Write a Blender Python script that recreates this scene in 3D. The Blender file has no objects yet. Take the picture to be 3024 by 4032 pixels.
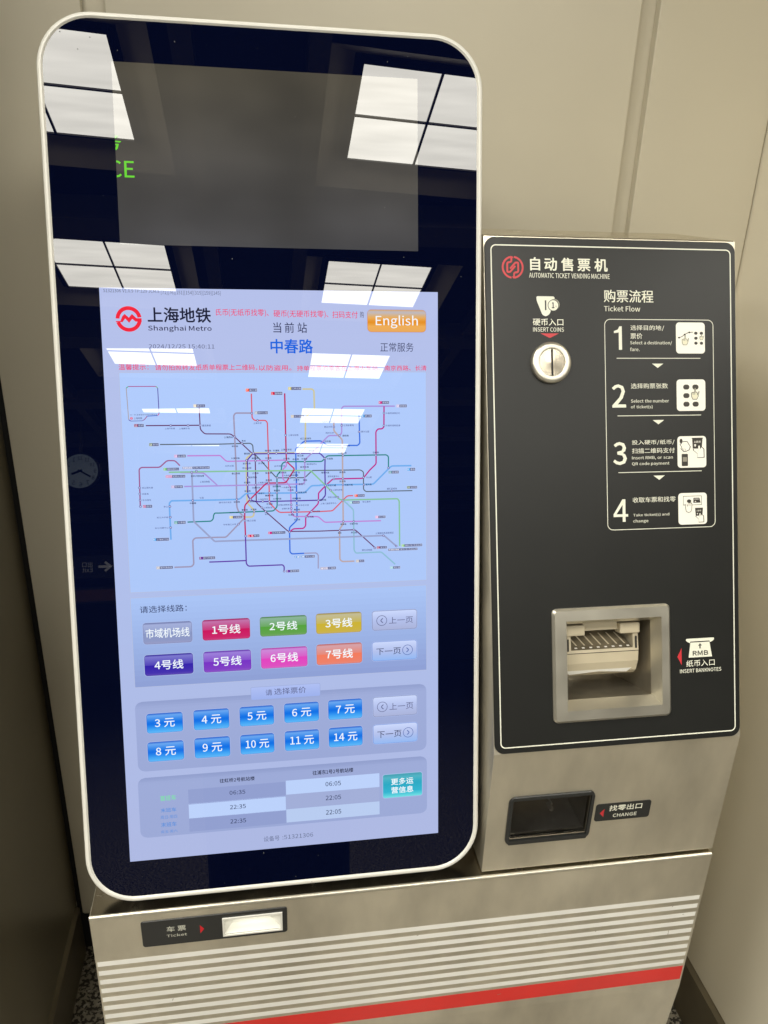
import bpy, bmesh, math, random, re
from mathutils import Matrix, Vector
random.seed(7)
scene = bpy.context.scene
COL = scene.collection
FLOOR = -0.8          # floor level, measured from the lower left corner of the touchscreen picture

# ------------------------------------------------------------------ camera
cam_data = bpy.data.cameras.new('camera')
cam = bpy.data.objects.new('camera', cam_data)
COL.objects.link(cam)
YAW, PITCH, ROLL = (0.16740), (0.39061), (0.03452)
fw = Vector((math.sin(YAW)*math.cos(PITCH), math.cos(YAW)*math.cos(PITCH), -math.sin(PITCH)))
r0 = Vector((math.cos(YAW), -math.sin(YAW), 0.0)); u0 = r0.cross(fw)
rt = r0*math.cos(ROLL)+u0*math.sin(ROLL); up = -r0*math.sin(ROLL)+u0*math.cos(ROLL)
CAM = Vector(((0.17560), (-0.79728), (0.80326)-FLOOR))
cam.matrix_world = Matrix(((rt.x, up.x, -fw.x, CAM.x), (rt.y, up.y, -fw.y, CAM.y), (rt.z, up.z, -fw.z, CAM.z), (0, 0, 0, 1)))
cam_data.sensor_fit = 'VERTICAL'; cam_data.sensor_height = 24.0
cam_data.lens = 24.0*(3116.03517)/4032.0
cam_data.clip_start = 0.01; cam_data.clip_end = 200
scene.camera = cam

# ------------------------------------------------------------------ world, exposure
w = bpy.data.worlds.new('World'); scene.world = w; w.use_nodes = True
bg = w.node_tree.nodes['Background']
bg.inputs[0].default_value = (1, .95, .85, 1); bg.inputs[1].default_value = 0.01
scene.view_settings.view_transform = 'Standard'; scene.view_settings.look = 'None'
scene.view_settings.exposure = 0.0; scene.view_settings.gamma = 1.0
scene.cycles.max_bounces = 8
scene.cycles.diffuse_bounces = 4
LAMP = 23.0            # what a ceiling diffuser gives off

# ------------------------------------------------------------------ materials
def lin(c):
    return tuple(((v/255.0)/12.92 if v/255.0 <= .04045 else ((v/255.0+.055)/1.055)**2.4) for v in c[:3])
MATS = {}
def mat(name, base=(.5, .5, .5), rough=.5, metal=0.0, ior=1.5, spec=.5, noise=None, bump=None, attr=False, emit=None, rnoise=None, coat=0, aniso=0):
    m = bpy.data.materials.new(name); m.use_nodes = True
    nt = m.node_tree; b = nt.nodes['Principled BSDF']
    b.inputs['Base Color'].default_value = (*base, 1); b.inputs['Roughness'].default_value = rough
    b.inputs['Metallic'].default_value = metal; b.inputs['IOR'].default_value = ior
    b.inputs['Specular IOR Level'].default_value = spec
    b.inputs['Coat Weight'].default_value = coat
    if aniso: b.inputs['Anisotropic'].default_value = aniso
    src = None
    tc = nt.nodes.new('ShaderNodeTexCoord')
    if attr:
        at = nt.nodes.new('ShaderNodeAttribute'); at.attribute_name = 'Col'
        src = at.outputs['Color']
    if noise:   # (scale, detail, amount, stretch)
        sc, det, amt, st = noise
        mp = nt.nodes.new('ShaderNodeMapping'); mp.inputs['Scale'].default_value = st
        nt.links.new(tc.outputs['Object'], mp.inputs['Vector'])
        n = nt.nodes.new('ShaderNodeTexNoise'); n.inputs['Scale'].default_value = sc; n.inputs['Detail'].default_value = det
        nt.links.new(mp.outputs[0], n.inputs['Vector'])
        rmp = nt.nodes.new('ShaderNodeMapRange'); rmp.inputs['From Min'].default_value = .3; rmp.inputs['From Max'].default_value = .7
        rmp.inputs['To Min'].default_value = 1-amt; rmp.inputs['To Max'].default_value = 1+amt
        nt.links.new(n.outputs[0], rmp.inputs['Value'])
        mx = nt.nodes.new('ShaderNodeVectorMath'); mx.operation = 'SCALE'
        if src: nt.links.new(src, mx.inputs[0])
        else: mx.inputs[0].default_value = base
        nt.links.new(rmp.outputs[0], mx.inputs['Scale'])
        src = mx.outputs[0]
    if src and emit != 'attr': nt.links.new(src, b.inputs['Base Color'])
    if emit == 'attr':
        nt.links.new(src, b.inputs['Emission Color']); b.inputs['Emission Strength'].default_value = 1.0
    elif emit:
        b.inputs['Emission Color'].default_value = (*emit[0], 1); b.inputs['Emission Strength'].default_value = emit[1]
    if rnoise:
        sc, lo, hi, st = rnoise
        mp = nt.nodes.new('ShaderNodeMapping'); mp.inputs['Scale'].default_value = st
        nt.links.new(tc.outputs['Object'], mp.inputs['Vector'])
        n = nt.nodes.new('ShaderNodeTexNoise'); n.inputs['Scale'].default_value = sc; n.inputs['Detail'].default_value = 5
        nt.links.new(mp.outputs[0], n.inputs['Vector'])
        r = nt.nodes.new('ShaderNodeMapRange'); r.inputs['From Min'].default_value = .3; r.inputs['From Max'].default_value = .7
        r.inputs['To Min'].default_value = lo; r.inputs['To Max'].default_value = hi
        nt.links.new(n.outputs[0], r.inputs['Value']); nt.links.new(r.outputs[0], b.inputs['Roughness'])
    if bump:
        sc, st, dist, stv = bump
        mp = nt.nodes.new('ShaderNodeMapping'); mp.inputs['Scale'].default_value = stv
        nt.links.new(tc.outputs['Object'], mp.inputs['Vector'])
        n = nt.nodes.new('ShaderNodeTexNoise'); n.inputs['Scale'].default_value = sc; n.inputs['Detail'].default_value = 3
        nt.links.new(mp.outputs[0], n.inputs['Vector'])
        bp = nt.nodes.new('ShaderNodeBump'); bp.inputs['Strength'].default_value = st; bp.inputs['Distance'].default_value = dist
        nt.links.new(n.outputs[0], bp.inputs['Height']); nt.links.new(bp.outputs[0], b.inputs['Normal'])
    MATS[name] = m
    return m

mat('screen', (0, 0, 0), .004, ior=1.41, attr=True, emit='attr')
mat('glass', (.0011, .0024, .0140), .004, ior=1.41)
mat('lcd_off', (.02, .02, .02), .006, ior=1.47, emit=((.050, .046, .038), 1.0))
mat('steel', (.68, .63, .505), .36, metal=.75, noise=(17, 6, .14, (1, 1, .45)), rnoise=(16, .28, .44, (1, 1, 1)), bump=(900, .10, .0003, (1, 1, .012)))
mat('steel_fine', (.70, .665, .56), .34, metal=.85, noise=(12, 3, .03, (1, 1, 1)), rnoise=(25, .30, .38, (1, 1, 1)))
mat('steel_polished', (.66, .60, .48), .2, metal=1.0, rnoise=(40, .16, .28, (1, 1, 1)))
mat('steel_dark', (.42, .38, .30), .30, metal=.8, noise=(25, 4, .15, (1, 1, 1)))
mat('rim', (.80, .785, .71), .35, noise=(20, 3, .04, (1, 1, 1)))
mat('panel_black', (.0160, .0165, .0150), .36, spec=.36, noise=(14, 3, .06, (1, 1, 1)), bump=(1500, .05, .0002, (1, 1, 1)))
mat('print', (.6, .6, .5), .4, attr=True)
mat('plastic_black', (.022, .023, .022), .3)
mat('void', (.004, .004, .004), .6)
mat('smoked', (.008, .008, .008), .08, ior=1.5)
mat('beige_plastic', (.60, .53, .38), .35, noise=(30, 3, .05, (1, 1, 1)))
mat('clear_plastic', (.16, .135, .09), .15, noise=(60, 2, .3, (1, .1, 1)))
mat('white_tray', (.82, .81, .74), .35)
mat('tray_lamp', (.8, .8, .7), .5, emit=((1, .97, .86), 3.2))
mat('stripe_white', (.94, .93, .86), .3, noise=(12, 4, .04, (1, 1, 1)))
mat('stripe_red', (.78, .035, .028), .3, noise=(12, 4, .05, (1, 1, 1)))
mat('dust', (.12, .12, .11), .8)
mat('rubber', (.012, .012, .014), .5)
mat('housing', (.05, .05, .052), .4)
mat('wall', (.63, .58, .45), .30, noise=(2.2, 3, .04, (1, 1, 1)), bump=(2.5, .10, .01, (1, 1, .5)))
mat('wall_side', (.88, .82, .66), .30, noise=(2.2, 3, .04, (1, 1, 1)), bump=(2.5, .10, .01, (1, 1, .5)))  # paler copy of the wall enamel, making up for weak light on this side
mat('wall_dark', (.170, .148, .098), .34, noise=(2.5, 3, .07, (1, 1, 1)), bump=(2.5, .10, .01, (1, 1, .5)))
mat('skirting', (.22, .19, .13), .35, metal=.6, noise=(12, 4, .1, (1, 1, 1)))
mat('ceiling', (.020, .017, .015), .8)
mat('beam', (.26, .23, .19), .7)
mat('diffuser', (.8, .8, .8), .5)
mat('coffer', (.72, .64, .50), .6)
mat('lamp_frame', (.03, .028, .025), .5)
mat('hall_wall', (.30, .28, .23), .5)
mat('navy', (.010, .013, .035), .8)
mat('skin', (.45, .27, .18), .5)
mat('hair', (.01, .008, .007), .5)
mat('phone', (.01, .01, .012), .2)
mat('clock_face', (.45, .47, .45), .4, emit=((.55, .75, .9), .8))
mat('sign_dark', (.012, .012, .014), .5)
mat('sign_lit', (.8, .8, .8), .5, emit=((1, 1, 1), .6))
mat('sign_orange', (.12, .05, .015), .5, emit=((1, .35, .05), .06))
# diffuser: a faintly uneven glow, as the tubes behind it show through
m = MATS['diffuser']; nt = m.node_tree; b = nt.nodes['Principled BSDF']
tc = nt.nodes.new('ShaderNodeTexCoord'); mp = nt.nodes.new('ShaderNodeMapping'); mp.inputs['Scale'].default_value = (1.2, 7, 1)
nz = nt.nodes.new('ShaderNodeTexNoise'); nz.inputs['Scale'].default_value = 1.6; nz.inputs['Detail'].default_value = 2
mr = nt.nodes.new('ShaderNodeMapRange'); mr.inputs['From Min'].default_value = .3; mr.inputs['From Max'].default_value = .7
mr.inputs['To Min'].default_value = LAMP*.88; mr.inputs['To Max'].default_value = LAMP*1.12
nt.links.new(tc.outputs['Object'], mp.inputs[0]); nt.links.new(mp.outputs[0], nz.inputs['Vector']); nt.links.new(nz.outputs[0], mr.inputs[0])
nt.links.new(mr.outputs[0], b.inputs['Emission Strength']); b.inputs['Emission Color'].default_value = (1.0, .965, .875, 1)
# switched-off display leaking backlight; ceiling reflection painted in as gradient and blotches
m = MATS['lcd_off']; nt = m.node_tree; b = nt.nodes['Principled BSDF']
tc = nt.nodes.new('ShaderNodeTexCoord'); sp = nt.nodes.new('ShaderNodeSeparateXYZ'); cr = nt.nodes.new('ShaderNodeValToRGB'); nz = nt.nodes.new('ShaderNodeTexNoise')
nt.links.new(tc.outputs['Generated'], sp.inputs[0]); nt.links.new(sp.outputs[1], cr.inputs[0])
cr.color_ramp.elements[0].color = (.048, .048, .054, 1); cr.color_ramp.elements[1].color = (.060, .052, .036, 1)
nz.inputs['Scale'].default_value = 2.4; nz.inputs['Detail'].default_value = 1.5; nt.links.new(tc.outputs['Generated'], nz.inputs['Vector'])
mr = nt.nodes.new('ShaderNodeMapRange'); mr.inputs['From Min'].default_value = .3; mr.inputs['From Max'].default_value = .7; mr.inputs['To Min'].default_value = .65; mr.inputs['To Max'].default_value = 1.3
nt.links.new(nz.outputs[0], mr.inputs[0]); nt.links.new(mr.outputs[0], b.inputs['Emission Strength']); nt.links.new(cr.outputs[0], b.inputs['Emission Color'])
# smoked clear plastic: partly see-through, with a surface shine
m = bpy.data.materials.new('smoked_clear'); m.use_nodes = True; nt = m.node_tree; nt.nodes.remove(nt.nodes['Principled BSDF'])
tr = nt.nodes.new('ShaderNodeBsdfTransparent'); tr.inputs[0].default_value = (.42, .40, .37, 1)
gs = nt.nodes.new('ShaderNodeBsdfGlossy'); gs.inputs['Roughness'].default_value = .05
fr = nt.nodes.new('ShaderNodeFresnel'); fr.inputs[0].default_value = 1.5; mxs = nt.nodes.new('ShaderNodeMixShader')
nt.links.new(fr.outputs[0], mxs.inputs[0]); nt.links.new(tr.outputs[0], mxs.inputs[1]); nt.links.new(gs.outputs[0], mxs.inputs[2]); nt.links.new(mxs.outputs[0], nt.nodes['Material Output'].inputs[0])
MATS['smoked_clear'] = m
# speckled granite floor
def granite(name, a, bcol, cc, scale):
    m = bpy.data.materials.new(name); m.use_nodes = True; nt = m.node_tree; b = nt.nodes['Principled BSDF']
    tc = nt.nodes.new('ShaderNodeTexCoord')
    n1 = nt.nodes.new('ShaderNodeTexNoise'); n1.inputs['Scale'].default_value = scale; n1.inputs['Detail'].default_value = 4
    n2 = nt.nodes.new('ShaderNodeTexNoise'); n2.inputs['Scale'].default_value = scale*.55; n2.inputs['Detail'].default_value = 3
    c1 = nt.nodes.new('ShaderNodeValToRGB'); c1.color_ramp.elements[0].position = .47; c1.color_ramp.elements[1].position = .53
    c1.color_ramp.elements[0].color = (*a, 1); c1.color_ramp.elements[1].color = (*bcol, 1)
    c2 = nt.nodes.new('ShaderNodeValToRGB'); c2.color_ramp.elements[0].position = .60; c2.color_ramp.elements[1].position = .64
    c2.color_ramp.elements[0].color = (0, 0, 0, 1); c2.color_ramp.elements[1].color = (1, 1, 1, 1)
    mx = nt.nodes.new('ShaderNodeMix'); mx.data_type = 'RGBA'
    for n in (n1, n2): nt.links.new(tc.outputs['Object'], n.inputs['Vector'])
    nt.links.new(n1.outputs[0], c1.inputs[0]); nt.links.new(n2.outputs[0], c2.inputs[0])
    nt.links.new(c2.outputs[0], mx.inputs['Factor']); nt.links.new(c1.outputs[0], mx.inputs[6]); mx.inputs[7].default_value = (*cc, 1)
    nt.links.new(mx.outputs[2], b.inputs['Base Color']); b.inputs['Roughness'].default_value = .16
    MATS[name] = m
granite('granite', (.05, .045, .038), (.30, .27, .21), (.42, .38, .31), 120)

# ------------------------------------------------------------------ mesh helpers (millimetres, u right, v up, w out of the surface)
class MB:
    def __init__(s): s.v = []; s.f = []; s.c = []; s.m = []
    def face(s, pts, col=(1, 1, 1), mi=0):
        i = len(s.v); s.v += [tuple(p) for p in pts]; s.f.append(tuple(range(i, i+len(pts)))); s.c.append(col); s.m.append(mi)
    def poly(s, pts, w=0, col=(1, 1, 1), mi=0): s.face([(p[0], p[1], w) for p in pts], col, mi)
    def solid(s, pts, w0, w1, col=(1, 1, 1), ch=0, mi=0, back=False):
        """prism over an outline (anticlockwise); ch = chamfer of the front edge"""
        n = len(pts)
        if ch:
            ins = inset(pts, ch)
            rings = [[(p[0], p[1], w0) for p in pts], [(p[0], p[1], w1-ch) for p in pts], [(p[0], p[1], w1) for p in ins]]
        else: rings = [[(p[0], p[1], w0) for p in pts], [(p[0], p[1], w1) for p in pts]]
        for a, b in zip(rings, rings[1:]):
            for i in range(n):
                j = (i+1) % n; s.face([a[i], a[j], b[j], b[i]], col, mi)
        s.face(rings[-1], col, mi)
        if back: s.face(list(reversed(rings[0])), col, mi)
    def box(s, x0, x1, y0, y1, z0, z1, col=(1, 1, 1), mi=0):
        s.solid([(x0, y0), (x1, y0), (x1, y1), (x0, y1)], z0, z1, col, 0, mi, True)
    def band(s, outer, inner, w, w2=None, col=(1, 1, 1), mi=0):
        w2 = w if w2 is None else w2; n = len(outer)
        for i in range(n):
            j = (i+1) % n
            s.face([(*outer[i], w), (*outer[j], w), (*inner[j], w2), (*inner[i], w2)], col, mi)
    def ribbon(s, pts, width, w, col=(1, 1, 1), mi=0, closed=False, caps=True):
        pts = smooth(pts) if not closed else pts
        h = width/2; n = len(pts); L = []; R_ = []
        for i, p in enumerate(pts):
            a = pts[i-1] if (i or closed) else None; b = pts[(i+1) % n] if (i < n-1 or closed) else None
            da = unit(a, p) if a is not None else None; db = unit(p, b) if b is not None else None
            if da is None: da = db
            if db is None: db = da
            na = (-da[1], da[0]); nb = (-db[1], db[0]); mx, my = na[0]+nb[0], na[1]+nb[1]
            l = math.hypot(mx, my) or 1; mx /= l; my /= l
            k = h/max(.5, mx*na[0]+my*na[1])
            L.append((p[0]+mx*k, p[1]+my*k)); R_.append((p[0]-mx*k, p[1]-my*k))
        for i in range(n if closed else n-1):
            j = (i+1) % n
            s.face([(*R_[i], w), (*R_[j], w), (*L[j], w), (*L[i], w)], col, mi)
    def disc(s, c, r, w, col=(1, 1, 1), n=16, mi=0, r2=None):
        r2 = r if r2 is None else r2
        s.poly([(c[0]+r*math.cos(2*math.pi*i/n), c[1]+r2*math.sin(2*math.pi*i/n)) for i in range(n)], w, col, mi)
    def arc(s, c, ri, ro, a0, a1, w, col, n=24, mi=0):
        for i in range(n):
            p, q = math.radians(a0+(a1-a0)*i/n), math.radians(a0+(a1-a0)*(i+1)/n)
            s.face([(c[0]+ri*math.cos(p), c[1]+ri*math.sin(p), w), (c[0]+ro*math.cos(p), c[1]+ro*math.sin(p), w),
                    (c[0]+ro*math.cos(q), c[1]+ro*math.sin(q), w), (c[0]+ri*math.cos(q), c[1]+ri*math.sin(q), w)], col, mi)
    def lathe(s, c, prof, col=(1, 1, 1), n=48, mi=0):
        for (r0_, w0), (r1_, w1) in zip(prof, prof[1:]):
            for i in range(n):
                a, b = 2*math.pi*i/n, 2*math.pi*(i+1)/n
                P = lambda r, t, w: (c[0]+r*math.cos(t), c[1]+r*math.sin(t), w)
                if r1_ < 1e-6: s.face([P(r0_, a, w0), P(r0_, b, w0), P(0, 0, w1)], col, mi)
                else: s.face([P(r0_, a, w0), P(r0_, b, w0), P(r1_, b, w1), P(r1_, a, w1)], col, mi)
    def grad(s, x0, y0, x1, y1, r, w, stops, mi=0, n=14):
        """rounded button drawn as bands; stops = [(t from the bottom, colour)]"""
        def xin(y):
            d = min(y-y0, y1-y)
            if d >= r: return 0
            return r-math.sqrt(max(0, r*r-(r-d)**2))
        ys = sorted(set([y0+(y1-y0)*i/n for i in range(n+1)]+[y0+r*k for k in (.12, .35, .65, 1)]+[y1-r*k for k in (.12, .35, .65, 1)]))
        for a, b in zip(ys, ys[1:]):
            t = ((a+b)/2-y0)/(y1-y0); cc = stops[-1][1]
            for (t0, c0), (t1, c1) in zip(stops, stops[1:]):
                if t0 <= t <= t1:
                    k = (t-t0)/(t1-t0); cc = tuple(c0[q]*(1-k)+c1[q]*k for q in range(3)); break
            s.face([(x0+xin(a), a, w), (x1-xin(a), a, w), (x1-xin(b), b, w), (x0+xin(b), b, w)], lin(cc), mi)

def unit(a, b):
    d = (b[0]-a[0], b[1]-a[1]); l = math.hypot(*d) or 1
    return (d[0]/l, d[1]/l)
def smooth(pts, r=2.2):
    if max(abs(p[0])+abs(p[1]) for p in pts) > 2:
        pts = [p for i, p in enumerate(pts) if i == 0 or math.hypot(p[0]-pts[i-1][0], p[1]-pts[i-1][1]) > .4]
    else: r = .004
    if len(pts) < 3: return pts
    out = [pts[0]]
    for a, p, b in zip(pts, pts[1:], pts[2:]):
        la = math.hypot(p[0]-a[0], p[1]-a[1]); lb = math.hypot(p[0]-b[0], p[1]-b[1]); k = min(r, la*.4, lb*.4)
        ua, ub = unit(p, a), unit(p, b)
        A = (p[0]+ua[0]*k, p[1]+ua[1]*k); B_ = (p[0]+ub[0]*k, p[1]+ub[1]*k)
        for t in (0, .33, .67, 1):
            out.append(((1-t)**2*A[0]+2*t*(1-t)*p[0]+t*t*B_[0], (1-t)**2*A[1]+2*t*(1-t)*p[1]+t*t*B_[1]))
    out.append(pts[-1]); return out
def inset(pts, d):
    out = []; n = len(pts)
    for i, p in enumerate(pts):
        ua = unit(pts[i-1], p); ub = unit(p, pts[(i+1) % n])
        na, nb = (-ua[1], ua[0]), (-ub[1], ub[0]); mx, my = na[0]+nb[0], na[1]+nb[1]; l = math.hypot(mx, my) or 1; mx /= l; my /= l
        k = d/max(.4, mx*na[0]+my*na[1]); out.append((p[0]+mx*k, p[1]+my*k))
    return out
def rr(x0, y0, x1, y1, r, n=8):
    """rounded rectangle, anticlockwise"""
    out = []
    for cx, cy, a in ((x1-r, y0+r, -90), (x1-r, y1-r, 0), (x0+r, y1-r, 90), (x0+r, y0+r, 180)):
        for i in range(n+1):
            t = math.radians(a+90*i/n); out.append((cx+r*math.cos(t), cy+r*math.sin(t)))
    return out
try:     # the plain sans serif that comes with Blender; its built-in face otherwise
    SANS = bpy.data.fonts.load(bpy.utils.resource_path('LOCAL')+'/datafiles/fonts/Noto Sans CJK Regular.woff2')
except Exception:
    SANS = None
GLYPHS = {}
# one type object, used to turn words into outlines and removed at the end
TCU = bpy.data.curves.new('type', 'FONT'); TCU.resolution_u = 2; TCU.size = 1
TOB = bpy.data.objects.new('type', TCU); COL.objects.link(TOB)
# every word used, turned into outlines in one go (one word a line, told apart by height)
WORDS = (
    '1 2 3 4 5 6 7 8 9 10 11 12 Exit 出口 '
    '车 票 Ticket 自 动 售 机 AUTOMATIC TICKET VENDING MACHINE 购票流程 Flow 硬币入口 '
    'INSERT COINS 选择目的地 / 票价 Select a destination/ fare. 选择购票张数 the number of ticket(s) '
    '投入硬币 纸币 扫描二维码支付 Insert RMB, or scan QR code payment 收取车票和找零 Take and change '
    '纸币入口 BANKNOTES 元 RMB 人民币 单程票 找零出口 CHANGE 务 SERVICE 上海汽车城 上海赛车场 嘉定新城 上海大学 '
    '上海马戏城 上海西站 真如 铜川路 曹杨路 镇坪路 中潭路 上海火车站 虹口足球场 海伦路 宝山路 大渡河路 隆德路 长寿路 '
    '汉中路 曲阜路 天潼路 金沙江路 武宁路 长风公园 自然博物馆 国际客运中心 中山公园 南京东路 上海财经大学 复旦大学 同济大学 江湾体育场 '
    '国权路 四平路 黄兴公园 嫩江 外高桥保税区北 外高桥保税区南 江浦公园 巨峰路 大连路 淀山湖大道 朱家角 东方绿舟 虹桥 号航站楼 '
    '上海动物园 七宝 中春路 佘山 松江大学城 松江体育中心 娄山关路 江苏路 静安寺 人民广场 南京西路 延安西路 一大会址·黄陂南路 常熟路 '
    '虹桥路 上海图书馆 大世界 豫园 交通大学 陕西南路 一大会址·新天地 老西门 嘉善路 马当路 宜山路 徐家汇 肇嘉浜路 陆家浜路 '
    '上海体育场 大木桥路 西藏南路 漕河泾开发区 桂林路 上海体育馆 东安路 世博会博物馆 中华艺术宫 世博大道 上海游泳馆 漕宝路 龙漕路 耀华路 '
    '桂林公园 龙华 长清路 成山路 东明路 高科西路 锦江乐园 华东理工大学 浦东大道 昌邑路 源深体育中心 云山路 民生路 世纪大道 '
    '杨高中路 蓝天路 上海科技馆 浦东足球场 世纪公园 蓝村路 上海儿童医学中心 张江高科 莲溪路 华夏中路 御桥 罗山路 上海国际旅游度假区 野生动物园 '
    '花桥 14 封浜 13 金运路 国家会展中心 市域机场线 嘉定北 美兰湖 富锦路 江杨北路 15 顾村公园 18 '
    '长江南路 港城路 基隆路 嫩江路 金海路 曹路 17 虹桥火车站 航中路 西岑 七莘路 上海松江站 紫竹高新区 闵行开发区 '
    '上海南站 莘庄 东方体育中心 浦江线 沈杜公路 奉贤新城 桂桥路 花木路 16 龙阳路 张江路 迪士尼 浦东 号 '
    '航头 滴水湖 汇臻路 扫一扫 查看更多线网运营信息 上海地铁 号线 上一页 下一页 English 更多运 营信息 51321306 V1.0.9 '
    'TP:129 JCM:8 [71][76][151][154][315][159][145] Shanghai Metro 2024/12/25 15:40:11 温馨提示： 请勿拍照转发纸质单程票上二维码 ， 以防盗用。 持单程票的乘客在上海火车站、南京西路、长清 氏币 ( '
    '无纸币找零 ) 、 硬币 无硬币找零 扫码支付 购 当 前 站 正常服务 请选择线路： 请 选择票价 '
    '往虹桥 往浦东 首班车 末班车 周日 - 周四 周五·周六 设备号 :51321306 06:35 22:35 06:05 22:05 ').split()
TCU.space_line = 4.0
BUILT_IN = TCU.font if not SANS else bpy.data.curves.new('plain', 'FONT').font
def outlines(words, font):
    if font: TCU.font = font
    TCU.body = '\n'.join(words); dg = bpy.context.evaluated_depsgraph_get(); me = TOB.evaluated_get(dg).to_mesh()
    P = [(v.co.x, v.co.y) for v in me.vertices]; F = [tuple(p.vertices) for p in me.polygons]
    TOB.evaluated_get(dg).to_mesh_clear()
    for w_ in words: GLYPHS[w_] = ([], [])
    own = {}
    for f in F:
        k = int(round(-sum(P[i][1]-.35 for i in f)/len(f)/4.0)); k = max(0, min(len(words)-1, k)); vs, fs = GLYPHS[words[k]]
        q = []
        for i in f:
            if i not in own: own[i] = len(vs); vs.append((P[i][0], P[i][1]+4.0*k))
            q.append(own[i])
        fs.append(tuple(q))
outlines([w_ for w_ in WORDS if not w_.isascii()], BUILT_IN)
outlines(['地'], BUILT_IN)
outlines([w_ for w_ in WORDS if w_.isascii()]+['H'], SANS)
def tall(w_): return max(p[1] for p in GLYPHS[w_][0])-min(p[1] for p in GLYPHS[w_][0])
ASC = .80*tall('地')/tall('H')      # Latin capitals stand four fifths as tall as a Chinese character
def text(mb, s, bb, w, col=(1, 1, 1), bold=0.0, mi=0, clip=None, keep=False, shear=0.0):
    """real lettering: the characters' outlines filled, fitted to the box bb; bold = strokes thickened by stacked copies"""
    vs, fs, x = [], [], 0.0
    for run in re.findall(r'[\x21-\x7e]+|[^\x00-\x7f]+| +', s):
        if run[0] == ' ': x += .25*len(run); continue
        if run not in GLYPHS: outlines([run], SANS if run.isascii() else BUILT_IN)
        rv, rf = GLYPHS[run]; i0 = len(vs)
        if run.isascii(): rv = [(a*ASC, b*ASC) for a, b in rv]
        if rv:
            q = min(v[0] for v in rv)
            vs += [(v[0]-q+x, v[1]) for v in rv]; x += max(v[0] for v in rv)-q+.10
            fs += [tuple(i+i0 for i in f) for f in rf]
    if not vs: return
    x0, x1 = min(v[0] for v in vs), max(v[0] for v in vs); y0, y1 = min(v[1] for v in vs), max(v[1] for v in vs)
    d = bold*.028*(bb[3]-bb[1])
    sx = (bb[2]-bb[0]-2*d)/max(x1-x0, 1e-6); sy = (bb[3]-bb[1]-2*d)/max(y1-y0, 1e-6)
    if keep: sx = sy = min(sx, sy)
    ring = 4 if bb[3]-bb[1] < 12 else 10
    for n, (ox, oy) in enumerate([(d*math.cos(2*math.pi*q/ring), d*math.sin(2*math.pi*q/ring)) for q in range(ring)] if d > 0 else [(0, 0)]):
        pts = [(bb[0]+d+ox+(v[0]-x0)*sx, bb[1]+d+oy+(v[1]-y0)*sy) for v in vs]
        for f in fs:
            P = [pts[i] for i in f]
            if clip is not None:
                Q = []
                for i, p in enumerate(P):
                    q = P[(i+1) % len(P)]
                    if p[0] >= clip: Q.append(p)
                    if (p[0] < clip) != (q[0] < clip):
                        t = (clip-p[0])/(q[0]-p[0]); Q.append((clip, p[1]+t*(q[1]-p[1])))
                P = Q
                if len(P) < 3: continue
            mb.poly(P, w+.04*n, col, mi)

WORLD = {}
def make(name, mb, mats, M, parent=None, unit_mm=True, bevel=0, smooth_=False):
    """M: world matrix of the surface the piece sits on"""
    if mats == 'print' and M is PAN: mb.v = [(x, y, 2.35+(z-2.35)*2.5) for x, y, z in mb.v]
    me = bpy.data.meshes.new(name)
    k = .001 if unit_mm else 1.0
    me.from_pydata([(x*k, y*k, z*k) for x, y, z in mb.v], [], mb.f)
    ca = me.color_attributes.new('Col', 'FLOAT_COLOR', 'CORNER')
    i = 0
    for pf, c in zip(me.polygons, mb.c):
        for _ in range(pf.loop_total):
            ca.data[i].color = (c[0], c[1], c[2], 1); i += 1
    for mt in (mats if isinstance(mats, (list, tuple)) else [mats]): me.materials.append(MATS[mt])
    for pf, q in zip(me.polygons, mb.m): pf.material_index = q
    bm = bmesh.new(); bm.from_mesh(me)
    bmesh.ops.remove_doubles(bm, verts=bm.verts, dist=1e-6)
    if smooth_:
        for f in bm.faces: f.smooth = True
    bm.to_mesh(me); bm.free()
    o = bpy.data.objects.new(name, me); COL.objects.link(o)
    WORLD[o.name] = M.copy()
    if parent is not None:
        o.parent = parent; o.matrix_basis = WORLD[parent.name].inverted() @ M
    else: o.matrix_basis = M
    if bevel:
        b = o.modifiers.new('edge', 'BEVEL'); b.width = bevel; b.segments = 3; b.limit_method = 'ANGLE'
    return o
def empty(name, loc):
    o = bpy.data.objects.new(name, None); COL.objects.link(o); M = Matrix.Translation(loc); o.matrix_basis = M; WORLD[o.name] = M; return o
def tag(o, label=None, cat=None, group=None, kind=None):
    if label: o['label'] = label
    if cat: o['category'] = cat
    if group: o['group'] = group
    if kind: o['kind'] = kind
    return o
def plane(origin, tilt):
    """matrix with u along +X, v up the (leaning back) surface, w out of it"""
    U = Vector((1, 0, 0)); V = Vector((0, math.sin(tilt), math.cos(tilt))); W = U.cross(V)
    O = Vector(origin)-Vector((0, 0, FLOOR))
    return Matrix(((U.x, V.x, W.x, O.x), (U.y, V.y, W.y, O.y), (U.z, V.z, W.z, O.z), (0, 0, 0, 1)))
I4 = Matrix.Identity(4)
SCR = plane((0, 0, 0), (0.26481))
PAN = plane(((0.46188), (-0.01281), (0.13347)), (0.36360))
LOW = plane(((0.46188), (-0.01281), (-0.06900)), 0)
BAS = plane(((-0.05554), (-0.01794), (-0.07100)), 0)

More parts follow.
